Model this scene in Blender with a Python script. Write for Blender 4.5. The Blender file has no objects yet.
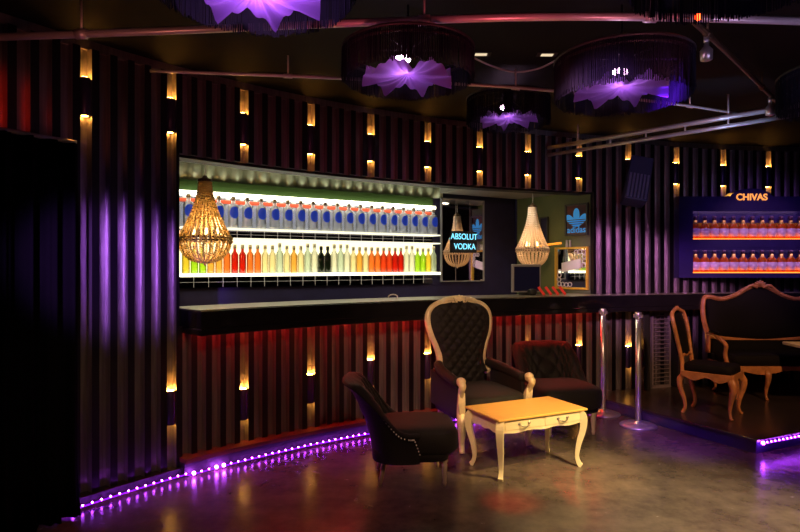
import bpy, math, random
from mathutils import Vector, Matrix
R = math.radians
random.seed(7)
scn = bpy.context.scene
COL = scn.collection
F = 580.0
def PX(x, z): return (x - 400) / F * z          # pixel column at a depth -> metres
# ------------------------------------------------------------------ materials
def mat(name, col, rough=.5, metal=0., noise=0., nscale=8., bump=0., bscale=60., emit=None, estr=0., coat=0., trans=0., col2=None, aniso=None):
    m = bpy.data.materials.new(name); m.use_nodes = True
    nt = m.node_tree; b = nt.nodes['Principled BSDF']
    b.inputs['Base Color'].default_value = (*col, 1)
    b.inputs['Roughness'].default_value = rough
    b.inputs['Metallic'].default_value = metal
    if coat: b.inputs['Coat Weight'].default_value = coat
    if trans: b.inputs['Transmission Weight'].default_value = trans
    if emit:
        b.inputs['Emission Color'].default_value = (*emit, 1)
        b.inputs['Emission Strength'].default_value = estr
    tc = nt.nodes.new('ShaderNodeTexCoord')
    if noise or col2:
        n = nt.nodes.new('ShaderNodeTexNoise'); n.inputs['Scale'].default_value = nscale
        n.inputs['Detail'].default_value = 5
        src = tc.outputs['Object']
        if aniso:
            mp = nt.nodes.new('ShaderNodeMapping'); mp.inputs['Scale'].default_value = aniso
            nt.links.new(src, mp.inputs[0]); src = mp.outputs[0]
        nt.links.new(src, n.inputs['Vector'])
        r = nt.nodes.new('ShaderNodeValToRGB')
        c2 = col2 if col2 else tuple(max(0, c * (1 - noise)) for c in col)
        r.color_ramp.elements[0].position = .3; r.color_ramp.elements[1].position = .7
        r.color_ramp.elements[0].color = (*c2, 1); r.color_ramp.elements[1].color = (*col, 1)
        nt.links.new(n.outputs['Fac'], r.inputs[0]); nt.links.new(r.outputs[0], b.inputs['Base Color'])
    if bump:
        n = nt.nodes.new('ShaderNodeTexNoise'); n.inputs['Scale'].default_value = bscale
        nt.links.new(tc.outputs['Object'], n.inputs['Vector'])
        bp = nt.nodes.new('ShaderNodeBump'); bp.inputs['Strength'].default_value = bump
        bp.inputs['Distance'].default_value = .01
        nt.links.new(n.outputs['Fac'], bp.inputs['Height']); nt.links.new(bp.outputs[0], b.inputs['Normal'])
    return m
def emat(name, col, s):
    m = bpy.data.materials.new(name); m.use_nodes = True
    nt = m.node_tree; nt.nodes.clear()
    e = nt.nodes.new('ShaderNodeEmission'); o = nt.nodes.new('ShaderNodeOutputMaterial')
    e.inputs[0].default_value = (*col, 1); e.inputs[1].default_value = s
    nt.links.new(e.outputs[0], o.inputs[0]); return m
def glassy(name, col, clear=.5, rough=.08, translucent=.5):
    """thin coloured bottle glass: part see-through, part lit through, glossy skin"""
    m = bpy.data.materials.new(name); m.use_nodes = True
    nt = m.node_tree; nt.nodes.clear(); N = nt.nodes.new
    o = N('ShaderNodeOutputMaterial'); t = N('ShaderNodeBsdfTransparent'); g = N('ShaderNodeBsdfGlossy')
    tl = N('ShaderNodeBsdfTranslucent'); d = N('ShaderNodeBsdfDiffuse'); m1 = N('ShaderNodeMixShader'); m2 = N('ShaderNodeMixShader'); m3 = N('ShaderNodeMixShader')
    fr = N('ShaderNodeLayerWeight'); fr.inputs[0].default_value = .35
    t.inputs[0].default_value = (*[c ** .5 for c in col], 1); tl.inputs[0].default_value = (*col, 1); d.inputs[0].default_value = (*col, 1)
    g.inputs['Roughness'].default_value = rough; g.inputs[0].default_value = (1, 1, 1, 1)
    m1.inputs[0].default_value = translucent; nt.links.new(d.outputs[0], m1.inputs[1]); nt.links.new(tl.outputs[0], m1.inputs[2])
    m2.inputs[0].default_value = clear; nt.links.new(m1.outputs[0], m2.inputs[1]); nt.links.new(t.outputs[0], m2.inputs[2])
    nt.links.new(fr.outputs['Fresnel'], m3.inputs[0]); nt.links.new(m2.outputs[0], m3.inputs[1]); nt.links.new(g.outputs[0], m3.inputs[2])
    nt.links.new(m3.outputs[0], o.inputs[0]); return m
M = {}
M['rib'] = mat('black_lacquered_rib', (.006, .005, .007), .35, 0, noise=.4, nscale=6)
M['chan'] = mat('brushed_channel_metal', (.44, .39, .40), .34, .86, noise=.4, nscale=3, aniso=(14, 14, .8), bump=.25, bscale=9)
M['ceiling'] = mat('black_ceiling_paint', (.003, .0026, .0026), .75, 0, noise=.3, nscale=2)
M['black'] = mat('matte_black', (.008, .008, .01), .6, noise=.2)
M['counter'] = mat('black_gloss_counter', (.012, .011, .013), .16, 0, noise=.4, nscale=5, coat=.4)
M['counter_top'] = mat('polished_counter_top', (.30, .28, .22), .30, 0.3, noise=.5, nscale=20)
M['plinth'] = mat('dark_red_wood', (.16, .035, .02), .35, 0, noise=.5, nscale=5, aniso=(1, 1, 12))
M['plinthdark'] = mat('black_plinth', (.012, .009, .010), .6)
M['indigo'] = mat('indigo_panel', (.022, .018, .07), .45, noise=.3)
M['cabinet'] = mat('deep_indigo_lacquer', (.03, .02, .13), .35, noise=.2)
M['green'] = mat('olive_green_paint', (.15, .20, .08), .6, noise=.25, nscale=3)
M['paleceil'] = mat('pale_corrugated_metal', (.72, .82, .64), .35, .3, noise=.15, nscale=4)
M['greyceil'] = mat('grey_plaster', (.30, .30, .29), .5, noise=.2)
M['mirror'] = mat('mirror_glass', (.85, .85, .88), .03, 1)
M['grout'] = mat('tile_joint', (.3, .28, .3), .5)
M['darkmirror'] = mat('smoked_mirror_tile', (.30, .27, .33), .08, 1, noise=.4, nscale=7)
M['strip'] = emat('cream_light_strip', (1, .93, .62), 3.2)
M['strip2'] = emat('pale_glass_edge', (1, .95, .7), 1.3)
M['back1'] = mat('glowing_mirror_back', (.42, .42, .50), .12, .85, emit=(.80, .82, .80), estr=.20)  # mirror back with a faint glow added to brighten it
M['backlit'] = emat('backlit_panel', (1, .90, .50), 1.9)
M['red'] = mat('painted_red_reflection', (.55, .07, .03), .45, noise=.2, emit=(1, .12, .03), estr=.03)
M['clear'] = glassy('clear_bottle_glass', (.85, .88, .95), .62, .06)
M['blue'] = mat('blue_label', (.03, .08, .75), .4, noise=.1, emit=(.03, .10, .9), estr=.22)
M['white'] = mat('white_plastic', (.8, .8, .78), .4, noise=.05)
M['silver'] = mat('silver_cap', (.8, .78, .74), .25, 1)
M['pale_cap'] = mat('pale_cap', (.8, .75, .55), .4)
M['gold'] = mat('gold_foil', (.9, .55, .15), .3, 1, noise=.2)
M['whisky'] = glassy('amber_whisky', (1, .20, .02), .12, .08, .6)
M['lilac_label'] = mat('silver_lilac_label', (.92, .70, .92), .3, .1, noise=.1)
M['orange_strip'] = emat('orange_shelf_light', (1, .25, .03), 2.6)
M['letters'] = emat('orange_letters', (1, .33, .08), 1.3)
M['neon'] = emat('cyan_neon', (.22, .75, 1), 1.7)
M['velvet'] = mat('black_velvet', (.0085, .0065, .006), .68, bump=.4, bscale=200, noise=.3, nscale=12)
M['velvet'].node_tree.nodes['Principled BSDF'].inputs['Sheen Weight'].default_value = .04
M['velvet'].node_tree.nodes['Principled BSDF'].inputs['Sheen Roughness'].default_value = .4
M['velvet_dark'] = mat('deep_black_velvet', (.004, .0033, .003), .75, bump=.3, bscale=200, noise=.3)
M['curtain'] = mat('black_curtain_cloth', (.004, .004, .0045), .9, noise=.3, nscale=3)
M['cream_wood'] = mat('cream_gilt_wood', (.88, .74, .44), .33, .1, noise=.3, nscale=14, bump=.3, bscale=40)
M['table_paint'] = mat('cream_table_paint', (.78, .68, .40), .35, 0, noise=.08, nscale=10)
M['carved'] = mat('carved_oak', (.56, .24, .08), .3, 0, noise=.4, nscale=14, bump=.3, bscale=50, coat=.5)
M['legwood'] = mat('pale_turned_wood', (.55, .44, .28), .4, noise=.3)
M['chrome'] = mat('chrome', (.8, .78, .76), .33, .85, noise=.1)
M['pipe'] = mat('steel_pipe', (.62, .58, .58), .36, .45, noise=.15)
M['bronze'] = mat('brown_pipe', (.16, .10, .06), .4, .7)
M['sconce'] = mat('sconce_tube', (.06, .04, .11), .35, .5, noise=.2)
M['amber'] = emat('amber_lamp', (1, .42, .06), 150)
M['amber_low'] = emat('amber_lamp_low', (1, .42, .06), 55)
M['led'] = emat('violet_diode', (.45, .05, 1), 85)
M['ledbase'] = emat('violet_strip', (.32, .01, 1), 1.6)
M['ledhot'] = emat('violet_diode_bright', (.50, .06, 1), 110)
M['redled'] = emat('red_under_counter_light', (1, .03, .02), 38)
M['fringe'] = mat('black_silk_fringe', (.006, .006, .016), .6, noise=.3)
M['swag'] = None
M['crystal'] = glassy('crystal_bead', (1, .84, .50), .10, .06, .5)
M['crystal2'] = glassy('pale_crystal_bead', (1, .88, .74), .15, .1, .6)
M['bulb'] = emat('warm_bulb', (1, .62, .25), 9)
M['bulbp'] = emat('pink_bulb', (1, .6, .9), 30)
M['down'] = emat('downlight_lens', (1, .85, .6), 5)
M['yellowframe'] = mat('yellow_frame', (.75, .5, .04), .4, noise=.15)
M['greyframe'] = mat('grey_frame', (.06, .065, .05), .4)
M['posterbg'] = mat('poster_ground', (.20, .05, .03), .5, col2=(.03, .03, .05), nscale=5)
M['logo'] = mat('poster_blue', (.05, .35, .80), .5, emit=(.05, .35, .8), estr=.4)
M['redcard'] = mat('red_card', (.75, .04, .03), .4, emit=(.9, .04, .02), estr=.12)
M['screen'] = mat('dark_screen', (.012, .012, .03), .12, emit=(.02, .02, .08), estr=.05)
M['plasticg'] = mat('grey_plastic', (.25, .25, .27), .4)
M['louver'] = mat('grey_louver_slat', (.22, .18, .20), .4, .3, noise=.3)
M['stage'] = mat('platform_laminate', (.035, .027, .022), .28, 0, noise=.4, nscale=5, coat=.2)
M['stageside'] = mat('platform_fascia', (.03, .022, .09), .22)
M['speaker'] = mat('speaker_housing', (.08, .08, .2), .4, .2)
M['redlamp'] = emat('red_signal_lamp', (1, .05, .01), 14)
for k_, v_ in (('velvet', .35), ('velvet_dark', .15), ('curtain', .04), ('fringe', .12), ('ceiling', .12)): M[k_].node_tree.nodes['Principled BSDF'].inputs['Specular IOR Level'].default_value = v_
def sheer():
    m = bpy.data.materials.new('lilac_swag_fabric'); m.use_nodes = True
    nt = m.node_tree; nt.nodes.clear(); N = nt.nodes.new
    o = N('ShaderNodeOutputMaterial'); tl = N('ShaderNodeBsdfTranslucent'); d = N('ShaderNodeBsdfDiffuse'); mx = N('ShaderNodeMixShader')
    tl.inputs[0].default_value = (.38, .20, .75, 1); d.inputs[0].default_value = (.22, .13, .36, 1); mx.inputs[0].default_value = .6
    nt.links.new(d.outputs[0], mx.inputs[1]); nt.links.new(tl.outputs[0], mx.inputs[2]); nt.links.new(mx.outputs[0], o.inputs[0]); return m
M['swag'] = sheer()
def floor_mat():
    m = bpy.data.materials.new('polished_concrete'); m.use_nodes = True
    nt = m.node_tree; b = nt.nodes['Principled BSDF']; N = nt.nodes.new
    tc = N('ShaderNodeTexCoord'); n1 = N('ShaderNodeTexNoise'); n2 = N('ShaderNodeTexNoise')
    n1.inputs['Scale'].default_value = 1.6; n1.inputs['Detail'].default_value = 8; n1.inputs['Roughness'].default_value = .65
    n2.inputs['Scale'].default_value = 6; n2.inputs['Detail'].default_value = 8; n2.inputs['Roughness'].default_value = .7
    r = N('ShaderNodeValToRGB'); r.color_ramp.elements[0].position = .32; r.color_ramp.elements[1].position = .72
    r.color_ramp.elements[0].color = (.040, .030, .023, 1); r.color_ramp.elements[1].color = (.19, .15, .105, 1)
    mx = N('ShaderNodeMath'); mx.operation = 'ADD'; mu = N('ShaderNodeMath'); mu.operation = 'MULTIPLY'; mu.inputs[1].default_value = .5
    nt.links.new(tc.outputs['Object'], n1.inputs['Vector']); nt.links.new(tc.outputs['Object'], n2.inputs['Vector'])
    nt.links.new(n1.outputs['Fac'], mx.inputs[0]); nt.links.new(n2.outputs['Fac'], mx.inputs[1]); nt.links.new(mx.outputs[0], mu.inputs[0])
    nt.links.new(mu.outputs[0], r.inputs[0]); nt.links.new(r.outputs[0], b.inputs['Base Color'])
    rr = N('ShaderNodeMapRange'); rr.inputs['To Min'].default_value = .22; rr.inputs['To Max'].default_value = .30
    nt.links.new(n2.outputs['Fac'], rr.inputs['Value']); nt.links.new(rr.outputs[0], b.inputs['Roughness'])
    bp = N('ShaderNodeBump'); bp.inputs['Strength'].default_value = .04; bp.inputs['Distance'].default_value = .01
    nt.links.new(n2.outputs['Fac'], bp.inputs['Height']); nt.links.new(bp.outputs[0], b.inputs['Normal'])
    return m
M['floor'] = floor_mat()
# ------------------------------------------------------------------ mesh builder
class MB:
    def __init__(s): s.v = []; s.f = []; s.m = []; s.sm = []
    def add(s, vs, fs, mi=0, smooth=False, X=None):
        o = len(s.v)
        s.v += [(X @ Vector(p)) if X else Vector(p) for p in vs]
        for f in fs: s.f.append([i + o for i in f]); s.m.append(mi); s.sm.append(smooth)
        return s
    def box(s, a, b, mi=0, X=None):
        x0, y0, z0 = a; x1, y1, z1 = b
        v = [(x0,y0,z0),(x1,y0,z0),(x1,y1,z0),(x0,y1,z0),(x0,y0,z1),(x1,y0,z1),(x1,y1,z1),(x0,y1,z1)]
        return s.add(v, [(0,3,2,1),(4,5,6,7),(0,1,5,4),(1,2,6,5),(2,3,7,6),(3,0,4,7)], mi, False, X)
    def rbox(s, c, h, e=.35, mi=0, X=None, nu=28, nv=14, top=None):
        """superellipsoid cushion / rounded block"""
        def sp(w, p): return math.copysign(abs(w) ** p, w)
        vs = []
        for i in range(nv + 1):
            ph = -math.pi / 2 + math.pi * i / nv
            for j in range(nu):
                th = 2 * math.pi * j / nu
                vs.append((c[0] + h[0] * sp(math.cos(ph), e) * sp(math.cos(th), e), c[1] + h[1] * sp(math.cos(ph), e) * sp(math.sin(th), e), c[2] + h[2] * sp(math.sin(ph), e)))
        fs = [(i*nu+j, i*nu+(j+1)%nu, (i+1)*nu+(j+1)%nu, (i+1)*nu+j) for i in range(nv) for j in range(nu)]
        return s.add(vs, fs, mi, True, X)
    def lathe(s, prof, n=20, c=(0, 0, 0), mi=0, X=None, smooth=True):
        vs = [(c[0] + r * math.cos(2*math.pi*j/n), c[1] + r * math.sin(2*math.pi*j/n), c[2] + z) for r, z in prof for j in range(n)]
        fs = [(i*n+j, i*n+(j+1)%n, (i+1)*n+(j+1)%n, (i+1)*n+j) for i in range(len(prof)-1) for j in range(n)]
        fs.append(tuple(reversed(range(n)))); fs.append(tuple(range((len(prof)-1)*n, len(prof)*n)))
        return s.add(vs, fs, mi, smooth, X)
    def sweep(s, pts, rad, n=8, closed=False, mi=0, X=None, squash=1., smooth=True, up=(0,0,1)):
        P = [Vector(p) for p in pts]; k = len(P)
        if not hasattr(rad, '__len__'): rad = [rad] * k
        vs = []; prev = None
        for i in range(k):
            t = (P[(i+1) % k] - P[i-1]) if (closed or 0 < i < k-1) else (P[min(i+1, k-1)] - P[max(i-1, 0)])
            t.normalize()
            if prev is None:
                a = Vector(up)
                if abs(t.dot(a)) > .95: a = Vector((1, 0, 0))
                prev = (a - t * a.dot(t)).normalized()
            else: prev = (prev - t * prev.dot(t)).normalized()
            b = t.cross(prev)
            for j in range(n):
                th = 2 * math.pi * (j + .5) / n
                vs.append(P[i] + prev * math.cos(th) * rad[i] * squash + b * math.sin(th) * rad[i])
        L = k if closed else k - 1
        fs = [(i*n+j, i*n+(j+1)%n, ((i+1)%k)*n+(j+1)%n, ((i+1)%k)*n+j) for i in range(L) for j in range(n)]
        if not closed: fs += [tuple(reversed(range(n))), tuple(range((k-1)*n, k*n))]
        return s.add(vs, fs, mi, smooth, X)
    def ball(s, c, r, n=8, mi=0, X=None, sc=(1,1,1)):
        return s.rbox(c, (r*sc[0], r*sc[1], r*sc[2]), 1., mi, X, n, max(4, n//2 + 1))
    def octa(s, c, r, mi=0, h=1.3):
        x, y, z = c
        return s.add([(x+r,y,z),(x,y+r,z),(x-r,y,z),(x,y-r,z),(x,y,z+r*h),(x,y,z-r*h)], [(0,1,4),(1,2,4),(2,3,4),(3,0,4),(1,0,5),(2,1,5),(3,2,5),(0,3,5)], mi)
    def prism(s, poly, z0, z1, mi=0, X=None, smooth=False):
        n = len(poly)
        vs = [(x, y, z0) for x, y in poly] + [(x, y, z1) for x, y in poly]
        return s.add(vs, [tuple(reversed(range(n))), tuple(range(n, 2*n))] + [(i, (i+1)%n, n+(i+1)%n, n+i) for i in range(n)], mi, smooth, X)
    def build(s, name, mats, parent=None, bevel=0, sub=0):
        me = bpy.data.meshes.new(name)
        me.from_pydata([tuple(v) for v in s.v], [], s.f)
        for m in (mats if isinstance(mats, (list, tuple)) else [mats]): me.materials.append(m)
        for p, mi, sm in zip(me.polygons, s.m, s.sm): p.material_index = mi; p.use_smooth = sm
        me.update()
        o = bpy.data.objects.new(name, me); COL.objects.link(o)
        if parent: o.parent = parent
        if bevel:
            b = o.modifiers.new('bevel', 'BEVEL'); b.width = bevel; b.segments = 2; b.limit_method = 'ANGLE'
        if sub:
            b = o.modifiers.new('sub', 'SUBSURF'); b.levels = sub; b.render_levels = sub
        return o
def tag(o, label=None, cat=None, group=None, kind=None):
    if label: o['label'] = label
    if cat: o['category'] = cat
    if group: o['group'] = group
    if kind: o['kind'] = kind
    return o
def empty(name, loc, rz=0, label=None, cat=None, group=None):
    o = bpy.data.objects.new(name, None); COL.objects.link(o); o.empty_display_size = .1
    o.location = loc; o.rotation_euler = (0, 0, rz); return tag(o, label, cat, group)
def copy_tree(o, loc, rz=None, label=None, parent=None):
    c = o.copy(); COL.objects.link(c)
    if parent: c.parent = parent
    else:
        c.location = loc
        if rz is not None: c.rotation_euler = (0, 0, rz)
        if label: c['label'] = label
    for ch in [x for x in KIDS.get(o.name, [])]: KIDS.setdefault(c.name, []).append(copy_tree(ch, None, parent=c))
    return c
KIDS = {}
def kid(p, *os):
    for o in os: KIDS.setdefault(p.name, []).append(o)
    return os[0]
def crom(pts, n=8, closed=False):
    P = [Vector(p) for p in pts]; k = len(P); out = []
    for i in range(k if closed else k - 1):
        if closed: a, b, c, d = P[i-1], P[i], P[(i+1) % k], P[(i+2) % k]
        else: a, b, c, d = P[max(i-1, 0)], P[i], P[i+1], P[min(i+2, k-1)]
        for j in range(n):
            t = j / n
            out.append(.5 * ((2*b) + (c-a)*t + (2*a-5*b+4*c-d)*t*t + (3*b-a-3*c+d)*t**3))
    if not closed: out.append(P[-1])
    return out
ORD = ['first','second','third','fourth','fifth','sixth','seventh','eighth','ninth','tenth','eleventh','twelfth','thirteenth','fourteenth','fifteenth','sixteenth','seventeenth','eighteenth','nineteenth','twentieth','twenty-first','twenty-second','twenty-third','twenty-fourth','twenty-fifth','twenty-sixth','twenty-seventh','twenty-eighth','twenty-ninth','thirtieth','thirty-first','thirty-second','thirty-third','thirty-fourth','thirty-fifth','thirty-sixth','thirty-seventh','thirty-eighth','thirty-ninth','fortieth']
# ------------------------------------------------------------------ curved wall path
KX = [(82,3.69),(168,4.15),(241,4.56),(308,4.95),(368,5.29),(425,5.60),(477,5.86),(525,6.09),(576,6.32),(625,6.54),(673,6.75),(720,6.91),(765,7.0),(812,7.05),(860,7.08),(908,7.10),(956,7.10)]
KN = [Vector((-3.34, 1.68)), Vector((-3.01, 2.18)), Vector((-2.69, 2.69)), Vector((-2.36, 3.19))] + [Vector((PX(x, z), z)) for x, z in KX]
OFF = 4
def path(u):
    """u = 0 at the leftmost sconce, 1 at the next ... -> point, normal to the room"""
    w = u + OFF; i = min(max(int(math.floor(w)), 0), len(KN) - 2); t = w - i
    a, b, c, d = KN[max(i-1, 0)], KN[i], KN[i+1], KN[min(i+2, len(KN)-1)]
    p = .5 * ((2*b) + (c-a)*t + (2*a-5*b+4*c-d)*t*t + (3*b-a-3*c+d)*t**3)
    g = .5 * ((c-a) + 2*(2*a-5*b+4*c-d)*t + 3*(3*b-a-3*c+d)*t*t); g.normalize()
    return p, Vector((g.y, -g.x))
def off(u, d):
    p, n = path(u); return p + n * d
def corrug(k0, k1, z0, z1, name, half0=False, half1=False, flat=False):
    """corrugated cladding from cell k0 to cell k1 (cells are fifths of the sconce spacing)"""
    mb = MB(); D = .055
    prof = [(-.5, D), (-.30, D), (-.27, 0), (.27, 0), (.30, D), (.5, D)]
    for k in range(k0, k1 + 1):
        pts = []
        for du, d in prof:
            q = off((k + du) / 5, d); pts.append(q)
        for i in range(5):
            a, b = pts[i], pts[i+1]
            vs = [(a.x, a.y, z0), (b.x, b.y, z0), (b.x, b.y, z1), (a.x, a.y, z1)]
            mb.add(vs, [(0, 1, 2, 3)], 0 if i in (0, 4) else 1)
    # closing faces: top, bottom, back
    for k in range(k0, k1 + 1):
        bk = [off((k - .5) / 5, -.06), off((k + .5) / 5, -.06)]
        mb.add([(bk[0].x, bk[0].y, z0), (bk[1].x, bk[1].y, z0), (bk[1].x, bk[1].y, z1), (bk[0].x, bk[0].y, z1)], [(3, 2, 1, 0)], 0)
        loop = [off((k + du) / 5, d) for du, d in prof] + [bk[1], bk[0]]
        for z in (z0, z1):
            f = list(range(8)); mb.add([(q.x, q.y, z) for q in loop], [f if z == z1 else f[::-1]], 0)
    for k, s in ((k0, -.5), (k1, .5)):
        a, b = off((k + s) / 5, D), off((k + s) / 5, -.06)
        mb.add([(a.x, a.y, z0), (b.x, b.y, z0), (b.x, b.y, z1), (a.x, a.y, z1)], [(0, 1, 2, 3) if s < 0 else (3, 2, 1, 0)], 0)
    o = mb.build(name, [M['rib'], M['chan']]); return tag(o, kind='structure')
def ribbon(u0, u1, d0, d1, z0, z1, n=60, mi=0, mb=None, topmi=None):
    """solid bar following the curve between two offsets and two heights"""
    mb = mb or MB(); vs = []
    for i in range(n + 1):
        u = u0 + (u1 - u0) * i / n; a = off(u, d0(u) if callable(d0) else d0); b = off(u, d1)
        vs += [(a.x, a.y, z0), (b.x, b.y, z0), (b.x, b.y, z1), (a.x, a.y, z1)]
    for i in range(n):
        o = i * 4
        mb_faces = [((o, o+4, o+5, o+1), mi), ((o+1, o+5, o+6, o+2), mi), ((o+2, o+6, o+7, o+3), mi if topmi is None else topmi), ((o+3, o+7, o+4, o), mi)]
        for f, m_ in mb_faces: mb.f.append([q + len(mb.v) for q in f]); mb.m.append(m_); mb.sm.append(False)
    base = len(mb.v); mb.v += [Vector(v) for v in vs]
    for f in ((0, 1, 2, 3), (n*4+3, n*4+2, n*4+1, n*4)): mb.f.append([q + base for q in f]); mb.m.append(mi); mb.sm.append(False)
    return mb
CEIL = 2.94; HEAD = 2.31
# ------------------------------------------------------------------ setting
tag(MB().box((-6, -3.2, -.1), (8, 9, 0)).build('floor', M['floor']), kind='structure')
tag(MB().box((-6, -3.2, CEIL), (8, 9, CEIL + .1)).build('ceiling', M['ceiling']), kind='structure')
corrug(-20, 5, 0.06, 2.88, 'wall_left')
corrug(6, 41, HEAD, 2.88, 'wall_bar_header')
corrug(6, 41, .13, 1.06, 'wall_bar_front')
corrug(42, 66, 0.12, 2.88, 'wall_right')
tag(ribbon(-4, 13.2, -.06, .02, 2.88, 2.94, 100).build('trim_wall_top', M['chan']), kind='structure')
tag(ribbon(-1.2, 1.1, -.05, .09, 0.0, .06, 30).build('baseboard_left', M['plinthdark']), kind='structure')
tag(ribbon(1.1, 8.3, -.05, .13, 0.0, .10, 80).build('baseboard_bar', M['plinthdark']), kind='structure')
tag(ribbon(1.1, 8.3, .0, .15, .10, .13, 80).build('trim_bar_foot', M['plinth']), kind='structure')
tag(MB().box((-6.1, -3.3, 0), (-6, 9, CEIL)).build('wall_far_left', M['black']), kind='structure')
tag(MB().box((8, -3.3, 0), (8.1, 9, CEIL)).build('wall_far_right', M['black']), kind='structure')
tag(MB().box((-6, -3.3, 0), (8, -3.2, CEIL)).build('wall_rear', M['black']), kind='structure')
# header bottom edge and jambs of the bar opening
tag(ribbon(1.1, 8.3, -.16, .0, HEAD - .02, HEAD, 60).build('trim_opening_head', M['black']), kind='structure')
# bar interior : back wall line (-1.93,5.17) -> (.43,6.6)
A0 = Vector((-1.93, 5.17)); DB = (Vector((.43, 6.60)) - A0).normalized(); NB = Vector((DB.y, -DB.x))
ANG = math.atan2(DB.y, DB.x)
def onback(x):      # distance along the back wall that shows at pixel column x
    k = (x - 400) / F; return (k * A0.y - A0.x) / (DB.x - k * DB.y)
XB = Matrix.Translation((A0.x, A0.y, 0)) @ Matrix.Rotation(ANG, 4, 'Z')       # local x along wall, -y to the room
SC = onback(517); S0 = -.5
tag(MB().box((S0, .03, 0), (SC, .13, HEAD + .26), X=XB).build('wall_bar_back', M['indigo']), kind='structure')
C0 = A0 + DB * SC; C1 = Vector((2.095, 6.39)); DS = (C1 - C0).normalized(); ANS = math.atan2(DS.y, DS.x)
XS = Matrix.Translation((C0.x, C0.y, 0)) @ Matrix.Rotation(ANS, 4, 'Z')
SL = (C1 - C0).length
tag(MB().box((0, .0, 0), (SL, .08, HEAD + .1), X=XS).build('wall_bar_side', M['green']), kind='structure')
e0 = off(1.0, -.08); e1 = A0 + DB * S0
tag(MB().prism([(e0.x, e0.y), (e1.x, e1.y), (e1.x - .08, e1.y + .05), (e0.x - .06, e0.y - .0)], 0, HEAD + .26).build('wall_bar_left_end', M['indigo']), kind='structure')
# bar ceiling : pale corrugated part over the shelves, plain grey part at the right
mb = MB(); n = 27; s_end = onback(440)
def cell_pt(s, f):      # between back wall and front wall at fraction f
    b = A0 + DB * s; 
    # matching front point: walk along the wall normal until the curve
    return b + NB * f
def front_dist(s):
    b = A0 + DB * s; best = 9
    for i in range(0, 200):
        u = .6 + i * .042; q = off(u, -.06); w = q - b
        if abs(w.dot(DB)) < .035: best = min(best, w.dot(NB))
    return best if best < 5 else .8
ss = [S0 + (s_end - S0) * i / n for i in range(n + 1)]
fd = [front_dist(s) for s in ss]
steps = 8
for i in range(n):
    for j in range(steps):
        def P(k, jj):
            t = k + jj / steps; s = ss[i] + (ss[i+1] - ss[i]) * (jj / steps); d = fd[i] + (fd[i+1] - fd[i]) * (jj / steps)
            z = 2.535 + .011 * math.cos(2 * math.pi * jj / steps); a = cell_pt(s, -.03); b = cell_pt(s, d + .02)
            return (a.x, a.y, z - .075), (b.x, b.y, z)
        a, b = P(0, j); c, d = P(0, j + 1); mb.add([a, b, d, c], [(0, 1, 2, 3)], 0, True)
tag(mb.build('ceiling_bar_corrugated', M['greyceil']), kind='structure')
mb = MB(); pn_ = .128; k_ = 0; q_ = S0 + .02
while q_ < s_end - pn_ * .5:
    prof = [(0, .0), (.10, .022), (.40, .026), (.50, .0), (.60, -.0), (1.0, .0)]
    prof = [(f, .030 * (.5 - .5 * math.cos(2 * math.pi * f)) ** .7) for f in [i / 12 for i in range(13)]]
    for (f0, d0_), (f1, d1_) in zip(prof, prof[1:]):
        a = XB @ Vector((q_ + pn_ * f0, .025 - d0_, 0)); b = XB @ Vector((q_ + pn_ * f1, .025 - d1_, 0))
        mb.add([(a.x, a.y, 2.272), (b.x, b.y, 2.272), (b.x, b.y, 2.475), (a.x, a.y, 2.475)], [(0, 1, 2, 3)], 0, True)
    q_ += pn_
o_ = mb.build('trim_corrugated_valance', M['paleceil']); so = o_.modifiers.new('s', 'SOLIDIFY'); so.thickness = .004; tag(o_, kind='structure')
pts = [cell_pt(s_end, 0)] + [C0, C1] + [off(u / 10, -.06) for u in range(83, 48, -3)]
fr = cell_pt(s_end, fd[-1]); pts = [p for p in pts if True] + [fr]
tag(MB().prism([(p.x, p.y) for p in pts], HEAD + .02, HEAD + .24).build('ceiling_bar_plain', M['greyceil']), kind='structure')
# ------------------------------------------------------------------ counter
mb = ribbon(1.16, 13.2, lambda u: -.20 if u < 8.25 else .058, .30, 1.06, 1.185, 110); ribbon(1.16, 13.2, .275, .30, 1.012, 1.06, 110, mb=mb); ribbon(1.16, 1.22, .02, .275, 1.012, 1.06, 2, mb=mb)
bar = tag(mb.build('bar_counter', M['counter'], bevel=.006), 'long curved black bar counter running below the lit bottle shelves', 'bar counter')
tag(ribbon(1.165, 13.2, lambda u: -.19 if u < 8.25 else .06, .285, 1.187, 1.193, 110).build('counter_surface', M['counter_top'], bar), 'polished reflective top surface')
t = empty('under_counter_light', (0, 0, 0), 0, 'red glowing light strip fixed below the front of the bar counter', 'light strip')
ribbon(1.26, 8.2, .16, .19, 1.044, 1.053, 80).build('red_tube', M['redled'], t)
ribbon(1.25, 8.21, .15, .20, 1.053, 1.0595, 80).build('mounting_rail', M['black'], t)
# ------------------------------------------------------------------ platform
PC = Vector((2.83, 4.60)); dl = Vector((-.5, 1)).normalized(); dr = Vector((1, .45)).normalized()
PH = .12
def plat(z0, z1, ins, m, name, parent=None):
    a = PC + (dl + dr) * ins; b = a + dl * 2.6; c = a + dr * 5
    q = [(a.x, a.y), (c.x, c.y), (c.x, 7.3), (b.x + .6, 7.3), (b.x, b.y)]
    return MB().prism(q, z0, z1).build(name, m, parent, bevel=.004)
pl = plat(0, .10, .02, M['stageside'], 'platform')
tag(pl, kind='structure'); pl.name = 'floor_platform'
tag(plat(.10, PH, 0, M['stage'], 'floor_platform_top'), kind='structure')
bpy.data.objects['floor_platform'].name = 'trim_platform_fascia'
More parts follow.
